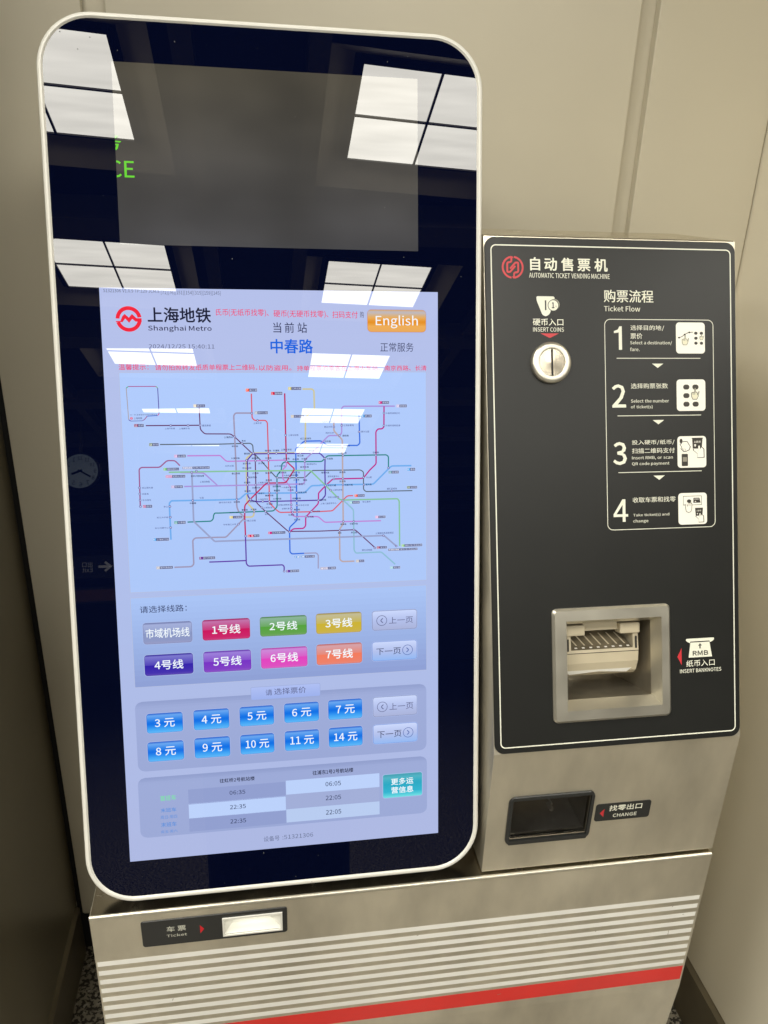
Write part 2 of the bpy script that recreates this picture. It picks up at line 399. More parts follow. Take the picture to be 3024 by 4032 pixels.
# ================================================================== the hall
WT = 2.98   # ceiling height
def wbox(mb, x0, x1, y0, y1, z0, z1): mb.box(x0, x1, y0, y1, z0, z1)
mb = MB(); mb.face([(-9, -18, 0), (9, -18, 0), (9, .62, 0), (-9, .62, 0)])
tag(make('floor', mb, 'granite', I4, unit_mm=False), 'speckled grey granite floor of the station hall', kind='structure')
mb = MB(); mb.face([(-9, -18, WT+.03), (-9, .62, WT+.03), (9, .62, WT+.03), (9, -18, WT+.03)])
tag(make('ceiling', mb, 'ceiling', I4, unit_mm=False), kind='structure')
# back wall of the niche: three enamel panels with 30 mm joints before a recessed backing
bw = empty('wall', (0.4, .55, 0)); tag(bw, 'beige enamelled panel wall behind the ticket machine', kind='structure')
mb = MB(); wbox(mb, -.30, 1.10, .562, .60, 0, 3.0)
make('backing', mb, 'wall', I4, bw, unit_mm=False)
mb = MB(); wbox(mb, -.2445, -.2335, .552, .5618, .10, 3.0); make('gap_shadow', mb, 'void', I4, bw, unit_mm=False)  # black strip painted in for the shadow inside the open gap
for x0, x1 in ((-.2335, -.052), (-.020, .777), (.807, 1.024)):
    mb = MB(); wbox(mb, x0, x1, .545, .5615, .115, 3.0)
    make('wall_panel', mb, 'wall', I4, bw, unit_mm=False, bevel=.002)
mb = MB(); wbox(mb, -.243, 1.024, .5555, .5615, .001, .095)
make('skirting', mb, 'rubber', I4, bw, unit_mm=False)
ws = empty('wall_side', (1.03, .2, 0)); tag(ws, 'beige panel wall to the right of the ticket machine', kind='structure')
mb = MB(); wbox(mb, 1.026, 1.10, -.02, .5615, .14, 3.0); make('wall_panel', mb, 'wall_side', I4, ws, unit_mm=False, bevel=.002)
mb = MB()
mb.face([(1.018, -.02, .001), (1.018, .545, .001), (1.018, .545, .132), (1.018, -.02, .132)])
mb.face([(1.018, -.02, .132), (1.018, .545, .132), (1.03, .545, .139), (1.03, -.02, .139)])
make('skirting', mb, 'skirting', I4, ws, unit_mm=False)
wl = empty('wall_left', (-.25, .2, 0)); tag(wl, 'dark brown panel wall to the left of the ticket machine', kind='structure')  # this wall's darkness is put into its base colour
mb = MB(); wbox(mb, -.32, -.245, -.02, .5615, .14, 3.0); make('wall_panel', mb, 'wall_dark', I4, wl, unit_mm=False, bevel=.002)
mb = MB()
mb.face([(-.238, .545, .001), (-.238, -.02, .001), (-.238, -.02, .132), (-.238, .545, .132)])
mb.face([(-.238, .545, .132), (-.238, -.02, .132), (-.25, -.02, .139), (-.25, .545, .139)])
make('skirting', mb, 'skirting', I4, wl, unit_mm=False)
hw = empty('hall_walls', (0, -9, 0)); tag(hw, 'dim walls of the station hall', kind='structure')
for a in ((-9, -.32, -.02, .04), (1.10, 9, -.02, .04), (-9.1, -9, -18, 0), (9, 9.1, -18, 0), (-9, 9, -18.1, -18)):
    mb = MB(); wbox(mb, *a, 0, 3.0); make('hall_wall_panel', mb, 'hall_wall', I4, hw, unit_mm=False)
cb = empty('ceiling_beams', (0, -6, WT)); tag(cb, kind='structure')
for y in (-.85, -2.42, -3.9, -5.36, -6.75, -8.2, -9.6, -11.0, -12.4):
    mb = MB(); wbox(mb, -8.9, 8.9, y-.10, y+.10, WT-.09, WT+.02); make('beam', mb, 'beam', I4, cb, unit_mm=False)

for x in (-1.27, -.03, .41, 1.56):
    mb = MB(); wbox(mb, x-.035, x+.035, -17.9, .0, WT-.06, WT+.018); make('beam', mb, 'beam', I4, cb, unit_mm=False)

# square ceiling lights of four diffusers
SKEW = math.tan(math.radians(-5.5))    # the ceiling grid is not square to the machine
def light(x, y, label):
    t = empty('ceiling_light', (x, y, WT)); M = Matrix.Translation((x, y, WT))
    t.matrix_basis = M; WORLD[t.name] = M
    mb = MB(); h = .293
    for a in ((-h, h, -h, -h+.008), (-h, h, h-.008, h), (-h, -h+.008, -h+.008, h-.008), (h-.008, h, -h+.008, h-.008), (-.0045, .0045, -h+.008, h-.008), (-h+.008, -.0045, -.0045, .0045), (.0045, h-.008, -.0045, .0045)):
        wbox(mb, *a, -.003, .03)
    mb.v = [(x_, y_+x_*SKEW, z_) for x_, y_, z_ in mb.v]
    make('frame', mb, 'lamp_frame', M, t, unit_mm=False)
    for k in range(4):      # splayed tray round the diffusers
        q = []
        for hh_, zz, sg in ((.318, .012, -1), (.318, .012, 1), (.425, -.05, 1), (.425, -.05, -1)):
            x_, y_ = (sg*hh_, hh_)
            for _ in range(k): x_, y_ = -y_, x_
            q.append((x_, y_+x_*SKEW, zz))
        mb = MB(); mb.face(q); make('tray_side', mb, 'coffer', M, t, unit_mm=False)
    for sx in (-1, 1):
        for sy in (-1, 1):
            mb = MB(); x0, x1 = sorted((sx*.0045, sx*(h-.008))); y0, y1 = sorted((sy*.0045, sy*(h-.008)))
            mb.face([(x0, y0+x0*SKEW, .004), (x0, y1+x0*SKEW, .004), (x1, y1+x1*SKEW, .004), (x1, y0+x1*SKEW, .004)])
            make('diffuser', mb, 'diffuser', M, t, unit_mm=False)
    tag(t, label, 'ceiling light', 'square ceiling lights of the hall')
ords = ['',  'nearest', 'second', 'third', 'fourth', 'fifth', 'sixth', 'seventh', 'eighth', 'ninth']
RY = [-.22, -1.68, -3.19, -4.65, -6.09, -7.47, -8.9, -10.3, -11.7]; LY = [-.12, -1.56, -3.0, -4.33, -5.66, -7.0, -8.4, -9.8, -11.2]
for i in range(0, 6):
    if i == 0:  # unseen lights added by the front wall to brighten the right side wall
        light(-1.96, .0, 'added square white ceiling light above the front wall, second row from the left')
        light(-.56, -.50, 'added square white ceiling light nearest the front wall, left of the machine')
        light(2.27, -.25, 'added square white ceiling light above the front wall, far right row')
        continue
    light(.858, RY[i], 'square white ceiling light, %s from the machine in the row right of it' % ords[i])
    light(-.56+.008*i, LY[i], 'square white ceiling light, %s from the machine in the row left of it' % ords[i])
    if i > 2: continue
    light(2.27, RY[i]-.13, 'square white ceiling light, %s from the machine in the far right row' % ords[i])
    light(-3.36, LY[i]+.22, 'added square white ceiling light, %s from the machine in the leftmost row' % ords[i])  # unseen outer column, added to throw light on the right side wall
    light(-1.96, LY[i]+.13, 'square white ceiling light, %s from the machine in the far left row' % ords[i])

# hanging clock and signs, seen mirrored in the glass
ck = empty('clock', (-1.36, -6.0, 2.48)); MC = Matrix.Translation((-1.36, -6.0, 2.48)) @ Matrix.Rotation(math.radians(90), 4, 'X') @ Matrix.Rotation(math.radians(180), 4, 'Y')
tag(ck, 'round white wall clock hanging on a rod from the ceiling', 'clock')
mb = MB(); mb.lathe((0, 0), [(.165, -.03), (.165, .03), (.15, .034)], n=40); make('case', mb, 'rubber', MC, ck, unit_mm=False)
mb = MB(); mb.disc((0, 0), .15, .032, n=40); make('face', mb, 'clock_face', MC, ck, unit_mm=False)
mb = MB()
for k in range(12):
    a = math.radians(90-30*(k+1)); text(mb, str(k+1), (.118*math.cos(a)-.019, .118*math.sin(a)-.019, .118*math.cos(a)+.019, .118*math.sin(a)+.019), .0335, keep=True)
for a, l, wd in ((math.radians(90-(3*30+20)), .075, .020), (math.radians(90-40*6), .105, .014)):
    mb.ribbon([(-.02*math.cos(a), -.02*math.sin(a)), (l*math.cos(a), l*math.sin(a))], wd, .0345)
make('hands', mb, 'rubber', MC, ck, unit_mm=False)
mb = MB(); wbox(mb, -.012, .012, .165, .5, -.012, .012); make('rod', mb, 'skirting', MC, ck, unit_mm=False)
def sign(name, x, z, w_, h_, label, fn, m2):
    t = empty(name, (x, -6.2, z)); M = Matrix.Translation((x, -6.2, z)) @ Matrix.Rotation(math.radians(90), 4, 'X') @ Matrix.Rotation(math.radians(180), 4, 'Y')
    tag(t, label, 'sign'); mb = MB(); wbox(mb, -w_/2, w_/2, -h_/2, h_/2, -.04, .02); make('board', mb, 'sign_dark', M, t, unit_mm=False)
    mb = MB(); fn(mb); make('lettering', mb, m2, M, t, unit_mm=False)
    for sx in (-1, 1):
        mb = MB(); wbox(mb, sx*w_*.45-.008, sx*w_*.45+.008, h_/2, WT+.03-z, -.02, -.004); make('hanger', mb, 'skirting', M, t, unit_mm=False)
def f1(mb):
    mb.ribbon([(.0, 0), (-.10, 0)], .022, .022); mb.ribbon([(-.055, .04), (-.105, 0), (-.055, -.04)], .02, .0225)
    text(mb, 'Exit', (.05, -.045, .17, -.004), .022, keep=True); text(mb, '出口', (.05, .0, .17, .045), .022, keep=True)
sign('hanging_sign', -1.25, 1.66, .75, .2, 'dark hanging sign with a white arrow and exit lettering', f1, 'sign_lit')
def f2(mb): mb.poly([(-.45, -.05), (.45, -.05), (.45, .05), (-.45, .05)], .022)
sign('lit_sign', -1.35, 1.41, .95, .14, 'long orange lit sign hanging under the exit sign', f2, 'sign_orange')

# ================================================================== the ticket machine
TM = empty('ticket_machine', (.374, .12, 0))
tag(TM, 'stainless steel ticket vending machine with a tall tilted touchscreen and a black payment panel', 'ticket machine')

# ---- lower cabinet
XL, XR, YB, ZB = (-0.05554), (0.80395), (-0.01794), (-0.07100)-FLOOR
ZK = (-0.34412)-FLOOR
prof = [(YB, ZB), (YB, ZK), (YB+.030, .05), (YB+.06, .05), (YB+.06, .001), (.42, .001), (.42, ZB)]
mb = MB(); n = len(prof)
tx0, tx1, tz0, tz1 = XL+.1655, XL+.2440, ZB-.0542, ZB-.0222
for a in (((XL, ZK), (tx0, ZB)), ((tx1, ZK), (XR, ZB)), ((tx0, ZK), (tx1, tz0)), ((tx0, tz1), (tx1, ZB))):
    (xa, za), (xb, zb) = a; mb.face([(xa, YB, za), (xb, YB, za), (xb, YB, zb), (xa, YB, zb)])
for i in range(1, n):
    (ya, za), (yb, zb) = prof[i], prof[(i+1) % n]
    mb.face([(XL, ya, za), (XL, yb, zb), (XR, yb, zb), (XR, ya, za)][::-1])
mb.face([(XL, y, z) for y, z in prof]); mb.face([(XR, y, z) for y, z in reversed(prof)])
cab = make('cabinet', mb, 'steel', I4, TM, unit_mm=False, bevel=.0035)
mb = MB(); rad = [(-3.4*math.cos(math.radians(t))+.2, 3.4*math.sin(math.radians(t))) for t in range(-100, 101, 20)]
for (xa, ya), (xb, yb) in zip(rad, rad[1:]):
    mb.face([(XL, YB+.0024+xa*.001, ZB-.0024+ya*.001), (XL, YB+.0024+xb*.001, ZB-.0024+yb*.001), (XR, YB+.0024+xb*.001, ZB-.0024+yb*.001), (XR, YB+.0024+xa*.001, ZB-.0024+ya*.001)])
make('edge_trim', mb, 'steel_fine', I4, cab, unit_mm=False, smooth_=True)
mb = MB(); wbox(mb, XL+.001, XR-.001, YB+.003, .418, ZB-.002, ZB+.0008); make('cabinet_top', mb, 'steel_polished', I4, cab, unit_mm=False)
for i in range(9):
    mb = MB(); y1 = -79.5-16.75*i; x0, x1 = 2.0, (XR-XL)*1000-3.5
    if i == 4:   # chipped here
        mb.solid([(x0, y1-8.2), (x1-38, y1-8.2), (x1-38, y1)][:2]+[(x1-37.6, y1-4), (x1-38.4, y1-1.5), (x1-38, y1), (x0, y1)], .05, .14)
        mb.solid([(x1-36.6, y1-8.2), (x1, y1-8.2), (x1, y1), (x1-37.2, y1), (x1-36.9, y1-4)], .05, .14)
    else: mb.solid([(x0, y1-8.2), (x1, y1-8.2), (x1, y1), (x0, y1)], .05, .14)
    make('stripe', mb, 'stripe_white', BAS, cab)
mb = MB(); mb.solid([(2, -256.6), ((XR-XL)*1000-2.5, -256.6), ((XR-XL)*1000-2.5, -227.6), (2, -227.6)], .05, .14)
make('red_stripe', mb, 'stripe_red', BAS, cab)

# small chips and scuffs on the print
for u_, v_, a_, l_ in ((92, -168, 70, 4.5), (430, -97, 20, 3.0), (700, -131, 80, 3.5), (815, -98, 60, 3.0), (835, -116, 10, 2.5), (560, -240, 15, 6.0), (260, -60, 30, 1.5)):
    mb = MB(); r_ = math.radians(a_); mb.ribbon([(u_, v_), (u_+l_*math.cos(r_), v_+l_*math.sin(r_))], .7, .2); make('scuff', mb, 'steel_dark', BAS, cab)

# ---- ticket outlet
mb = MB(); o_ = rr(62, -60.5, 250.5, -14.8, 4); hole = [(165.5, -54.2), (244, -54.2), (244, -22.2), (165.5, -22.2)]
mb.band(o_, inset(o_, .8), .6, 1.4); mb.band(o_, o_, .0, .6)
i_ = inset(o_, .8)
def frame_fill(mb, outer, hole, w, col=(1, 1, 1), mi=0):
    """face between an outline and a rectangular hole"""
    x0, y0, x1, y1 = hole[0][0], hole[0][1], hole[2][0], hole[2][1]
    L_ = [p for p in outer if p[0] <= x0]; R_ = [p for p in outer if p[0] >= x1]
    ox0, ox1 = min(p[0] for p in outer), max(p[0] for p in outer); oy0, oy1 = min(p[1] for p in outer), max(p[1] for p in outer)
    mb.poly([(x0, oy0)]+[(x0, oy1)]+[p for p in outer if p[0] < x0], w, col, mi)
    mb.poly([p for p in outer if p[0] > x1 and p[1] < (oy0+oy1)/2]+[p for p in outer if p[0] > x1 and p[1] >= (oy0+oy1)/2]+[(x1, oy1), (x1, oy0)], w, col, mi)
    mb.poly([(x0, oy0), (x1, oy0), (x1, y0), (x0, y0)], w, col, mi)
    mb.poly([(x0, y1), (x1, y1), (x1, oy1), (x0, oy1)], w, col, mi)
frame_fill(mb, i_, hole, 1.4)
mb.band(hole, hole, 1.4, -1)
tp = make('ticket_plate', mb, 'plastic_black', BAS, TM)
mb = MB(); text(mb, '车 票', (94, -36.7, 118.5, -26.8), 1.5, lin((205, 205, 190)), .5); text(mb, 'Ticket', (93.3, -45.9, 119.3, -41), 1.5, lin((205, 205, 190)), .4)
make('lettering', mb, 'print', BAS, tp)
mb = MB(); mb.poly([(136.4, -45.2), (141.8, -37.6), (136.4, -30.3)], 1.5, (.62, .01, .02)); make('arrow', mb, 'print', BAS, tp)
# the white chute is set into a cut-out of the cabinet: a box with a rounded back, standing slightly proud
mb = MB(); oo = hole; ii = inset(hole, 2.2)
mb.band(oo, oo, 0, 3.2); mb.band(oo, ii, 3.2); mb.band(ii, ii, 3.2, 1.6)
ch_ = make('ticket_chute', mb, 'white_tray', BAS, TM)
x0, x1, y0, y1 = 167.7, 241.8, -52, -24.4
mb = MB(); xm0, xm1 = 181.5, 226.5
mb.face([(xm0, y0, 1), (xm1, y0, 1), (xm1, -44, -16), (xm0, -44, -16)]); mb.face([(xm0, -44, -16), (xm1, -44, -16), (xm1, y1, -22), (xm0, y1, -22)])
make('scoop', mb, 'white_tray', BAS, ch_)
for xa, xb in ((x0, xm0), (x1, xm1)):
    mb = MB(); mb.face([(xa, y0, 1), (xb, y0, 1), (xb, -44, -16), (xa, -38, -5)]); mb.face([(xa, -38, -5), (xb, -44, -16), (xb, y1, -22), (xa, y1, -9)])
    mb.face([(xa, y0, 1), (xa, -38, -5), (xa, y1, -9), (xa, y1, 1)]); make('side_wedge', mb, 'white_tray', BAS, ch_)
mb = MB(); mb.face([(x0, y1, 1), (x1, y1, 1), (x1, y1, -22), (x0, y1, -22)]); make('roof', mb, 'white_tray', BAS, ch_)
mb = MB(); mb.face([(x0+12, y1-.3, -6), (x1-12, y1-.3, -6), (x1-12, y1-.3, -14), (x0+12, y1-.3, -14)]); make('lamp', mb, 'tray_lamp', BAS, ch_)

# ---- payment box: vertical below, leaning back above
BX0, BX1, BY = (0.46188), (0.80539), (-0.01281)
z0, z1 = (-0.06900)-FLOOR+.0035, (0.13347)-FLOOR; LL = (0.65924); BT = (0.36360)
zt = z1+LL*math.cos(BT); yt = BY+LL*math.sin(BT)
prof = [(BY, z0), (BY, z1), (yt, zt), (.385, zt), (.385, z0)]
mb = MB(); n = len(prof)
# front lower face gets a window for the change tray: built of four pieces round the hole
hx0, hx1, hz0, hz1 = BX0+.0310, BX0+.1450, z0+.0510, z0+.1230
for a in (((BX0, z0), (hx0, z1)), ((hx1, z0), (BX1, z1)), ((hx0, z0), (hx1, hz0)), ((hx0, hz1), (hx1, z1))):
    (xa, za), (xb, zb) = a; mb.face([(xa, BY, za), (xb, BY, za), (xb, BY, zb), (xa, BY, zb)])
# leaning front with the banknote opening
nx0, nx1, nv0, nv1 = BX0+.100, BX0+.227, .054, .167
def pv(x, v): return (x, BY+v*math.sin(BT), z1+v*math.cos(BT))
for a in (((BX0, 0), (nx0, LL)), ((nx1, 0), (BX1, LL)), ((nx0, 0), (nx1, nv0)), ((nx0, nv1), (nx1, LL))):
    (xa, va), (xb, vb) = a; mb.face([pv(xa, va), pv(xb, va), pv(xb, vb), pv(xa, vb)])
mb.face([(BX0, yt, zt), (BX1, yt, zt), (BX1, .385, zt), (BX0, .385, zt)])
mb.face([(BX0, BY, z0), (BX0, .385, z0), (BX1, .385, z0), (BX1, BY, z0)])
for x in (BX0, BX1): mb.face([(x, y, z) for y, z in prof])
make('payment_box', mb, 'steel', I4, TM, unit_mm=False)
mb = MB(); wbox(mb, BX0+.001, BX1-.001, yt+.002, .384, zt-.002, zt+.001); make('box_top', mb, 'steel_polished', I4, TM, unit_mm=False)

# ---- black face panel with its print
pw = 343.0; pl = LL*1000-1.5
mb = MB(); po = rr(.8, 1.0, pw-.6, pl, 13)
ph = [(99, 53), (228, 53), (228, 168), (99, 168)]
mb.band(po, po, -.2, 1.6); mb.band(po, inset(po, .6), 1.6, 2.2); frame_fill(mb, inset(po, .6), ph, 2.2); mb.band(ph, ph, 2.2, -.5)
fp = make('face_panel', mb, 'panel_black', PAN, TM)
W1 = lin((240, 240, 222)); PW = 2.35
RED = (.60, .035, .045)
mb = MB(); ob = rr(8.2, 8.0, pw-7.2, pl-9.5, 7); mb.band(ob, inset(ob, 1.5), PW, col=W1); make('border_line', mb, 'print', PAN, fp)
mb = MB(); x0, y0, x1, y1 = 158.0, 283.3, 309.9, 556.2; ob = rr(x0, y0, x1, y1, 8); mb.band(ob, inset(ob, .85), PW, col=W1); make('step_border', mb, 'print', PAN, fp)
PT_ = [
  ((59.6, 616.1, 163.5, 633.1), '自 动 售 票 机', 0.9),
  ((58.2, 607.2, 166.3, 613.2), 'AUTOMATIC TICKET VENDING MACHINE', 0.35),
  ((157.7, 577.3, 225.7, 593.5), '购票流程', 0.3),
  ((157.8, 565.9, 207.5, 573.1), 'Ticket Flow', 0.7),
  ((61.9, 547.0, 102.7, 555.9), '硬币入口', 0.5),
  ((62.1, 539.3, 103.1, 544.6), 'INSERT COINS', 0.45),
  ((193.7, 541.3, 240.4, 548.5), '选择目的地/', 0.2),
  ((193.5, 530.7, 209.9, 538.2), '票价', 0.2),
  ((193.0, 522.9, 251.1, 528.2), 'Select a destination/', 0.25),
  ((192.9, 515.0, 205.8, 519.7), 'fare.', 0.25),
  ((193.2, 466.5, 244.5, 473.4), '选择购票张数', 0.2),
  ((192.9, 448.4, 245.7, 452.8), 'Select the number', 0.25),
  ((192.7, 440.1, 222.8, 445.2), 'of ticket(s)', 0.25),
  ((193.3, 393.2, 252.8, 399.8), '投入硬币/纸币/', 0.2),
  ((193.3, 382.4, 253.0, 389.2), '扫描二维码支付', 0.2),
  ((193.2, 374.1, 250.2, 378.2), 'Insert RMB, or scan', 0.25),
  ((193.1, 366.3, 245.2, 370.7), 'QR code payment', 0.25),
  ((193.3, 318.3, 253.4, 325.4), '收取车票和找零', 0.2),
  ((193.7, 299.9, 244.0, 303.6), 'Take ticket(s) and', 0.25),
  ((193.6, 291.6, 214.5, 296.0), 'change', 0.25),
  ((265.5, 99.1, 306.2, 106.3), '纸币入口', 0.5),
  ((256.4, 91.3, 315.5, 94.7), 'INSERT BANKNOTES', 0.45)]
NUMS_ = [((170.9, 516.7, 181.8, 546.9), '1'), ((166.8, 442.1, 185.9, 472.2), '2'), ((167.1, 367.8, 185.9, 397.7), '3'), ((166.6, 293.9, 186.7, 323.3), '4')]
for bb, s, bd in PT_:
    x0, y0, x1, y1 = bb
    if y1 < 110: bb = (x0, y0-.7, x1, y1+.9)
    elif y1 < 385 and s.isascii(): bb = (x0, y0-.2, x1, y1+.5)
    elif s in ('INSERT COINS', 'AUTOMATIC TICKET VENDING MACHINE'): bb = (x0, y0, x1, y1+.3)
    mb = MB(); text(mb, s, bb, PW, W1, bd if y1-y0 > 8 else bd*.45); make('lettering', mb, 'print', PAN, fp)
for bb, s in NUMS_:
    mb = MB(); x0, y0, x1, y1 = bb; h = y1-y0
    if s == '1': mb.poly([(x1-4.3, y0), (x1, y0), (x1, y1), (x1-3.2, y1), (x1-5.6, y1-4.2), (x0, y1-6.2), (x0, y1-8.8), (x1-4.3, y1-8.0)], PW, W1)
    elif s == '4':
        sx = x1-7.6
        mb.poly([(sx, y0), (sx+4, y0), (sx+4, y0+6.6), (sx, y0+6.6)], PW, W1); mb.poly([(x0, y0+6.6), (x1, y0+6.6), (x1, y0+10), (x0, y0+10)], PW, W1)
        mb.poly([(x0, y0+10), (x0+4, y0+10), (sx, y1-7.5), (sx, y1)], PW, W1); mb.poly([(sx, y0+10), (sx+4, y0+10), (sx+4, y1), (sx, y1)], PW, W1)
    else: text(mb, s, bb, PW, W1, .7)
    make('step_number', mb, 'print', PAN, fp)
for v in (505.8, 431.5, 358.0):
    mb = MB(); mb.poly([(174.2, v-.45), (291, v-.45), (291, v+.45), (174.2, v+.45)], PW, W1); make('rule', mb, 'print', PAN, fp)
for v in (498.9, 425.6, 353.1):
    mb = MB(); mb.poly([(222.7, v), (230.8, v-5.7), (238.7, v)], PW, W1); make('arrow', mb, 'print', PAN, fp)
mb = MB(); mb.poly([(72, 537.2), (84.2, 531.4), (96.4, 537.2)], PW, RED); make('arrow', mb, 'print', PAN, fp)
mb = MB(); mb.poly([(253, 112.7), (259.1, 101), (259.1, 124.2)], PW, RED); make('arrow', mb, 'print', PAN, fp)
# round red emblem: ring with two interlocked hooks
mb = MB(); c = (36.9, 619.9); R1 = 14.3
mb.arc(c, R1-2.4, R1, 100, 262, PW, RED); mb.arc(c, R1-2.4, R1, -80, 82, PW, RED)
hk = [(-1.6, 13.2), (-1.6, 6.6), (-7.2, 6.0), (-7.2, -6.0), (-3.6, -6.0), (3.4, 1.8)]
for sgn in (1, -1): mb.ribbon([(c[0]+sgn*x, c[1]+sgn*y) for x, y in hk], 2.3, PW+.03, RED)
mb.poly([(c[0]-2.6, c[1]+13.9), (c[0]-.4, c[1]+13.9), (c[0]+1.2, c[1]+11.5), (c[0]-2.6, c[1]+11.5)], PW+.02, RED)
mb.poly([(c[0]+2.6, c[1]-13.9), (c[0]+.4, c[1]-13.9), (c[0]-1.2, c[1]-11.5), (c[0]+2.6, c[1]-11.5)], PW+.02, RED)
make('emblem', mb, 'print', PAN, fp)
# coin icon
BLK = (.03, .028, .022)
mb = MB(); mb.poly(smooth([(79.2, 584.1), (67.2, 584.1), (67.6, 578.5), (75.0, 560.5), (79.4, 558.6), (84.2, 561.2), (91.3, 577.5), (91.6, 584.1), (79.3, 584.1)], 3), PW, W1)
mb.poly([(78.4, 566.5), (80.3, 566.5), (80.3, 579), (78.4, 579)], PW+.05, BLK)
mb.disc((91.0, 573.8), 7.0, PW+.08, lin((150, 150, 130)), 24); mb.disc((89.5, 572.6), 7.4, PW+.11, BLK, 24); mb.disc((89.5, 572.6), 6.6, PW+.14, W1, 24)
text(mb, '1', (87.4, 569.0, 91.0, 576.6), PW+.17, BLK, 1.5); text(mb, '元', (92.0, 570.2, 94.2, 572.4), PW+.17, lin((120, 120, 105)))
make('coin_icon', mb, 'print', PAN, fp)
mb = MB(); mb.poly([(271.8, 130.6), (269.1, 110.6), (302.6, 110.6), (299.1, 130.6)], PW, W1)
mb.poly(smooth([(285, 135.9), (265.6, 135.9), (265.4, 133.4), (267.5, 131.6), (271.4, 129.8), (271.4, 132.0), (299.4, 132.0), (299.6, 129.8), (303.6, 131.4), (305.9, 133.4), (305.6, 135.9), (285.1, 135.9)], 1), PW, W1)
text(mb, 'RMB', (274.8, 113.2, 297, 119.4), PW+.05, BLK, .9)
mb.poly([(284.5, 122.2), (286.3, 122.2), (286.3, 126.2), (284.5, 126.2)], PW+.05, BLK); mb.poly([(282.7, 126.0), (288.1, 126.0), (285.4, 129.2)], PW+.05, BLK)
make('banknote_icon', mb, 'print', PAN, fp)
# step icons
def hand(mb, x, y, s, w, up=True, flip=1, grey=(60, 58, 45)):
    """pointing hand outline, fingertip at x, y"""
    P = [(0, 0), (1.1, -.8), (1.1, -6), (3.2, -6.2), (3.4, -9.2), (5.2, -5.0), (6.2, -5.4), (4.6, -12.2), (2.6, -16), (-3.6, -16), (-5.4, -12.5), (-5.6, -7.2), (-4.2, -6.4), (-2.6, -6.1), (-1.1, -6.0), (-1.1, -.8)]
    k = s if up else -s
    pts = [(x+flip*p[0]*s, y+p[1]*k) for p in P]
    if (flip > 0) == up: pts = pts[::-1]
    mb.poly(pts, w, lin(grey)); mb.poly(inset(pts, .75*s), w+.03, lin((235, 232, 205)))
    for q in (-3.6, -2.1, -.7): mb.poly([(x+flip*(q)*s, y-9.5*k), (x+flip*(q+.55)*s, y-9.5*k), (x+flip*(q+.55)*s, y-6.6*k), (x+flip*q*s, y-6.6*k)], w+.05, lin(grey))
IC = [(256.9, 512.0, 297.7, 552.5), (256.8, 437.0, 297.5, 478.2), (256.9, 362.5, 297.7, 403.9), (257.1, 287.6, 297.8, 329.2)]
ICW = lin((255, 253, 240)); DK = lin((52, 48, 40))
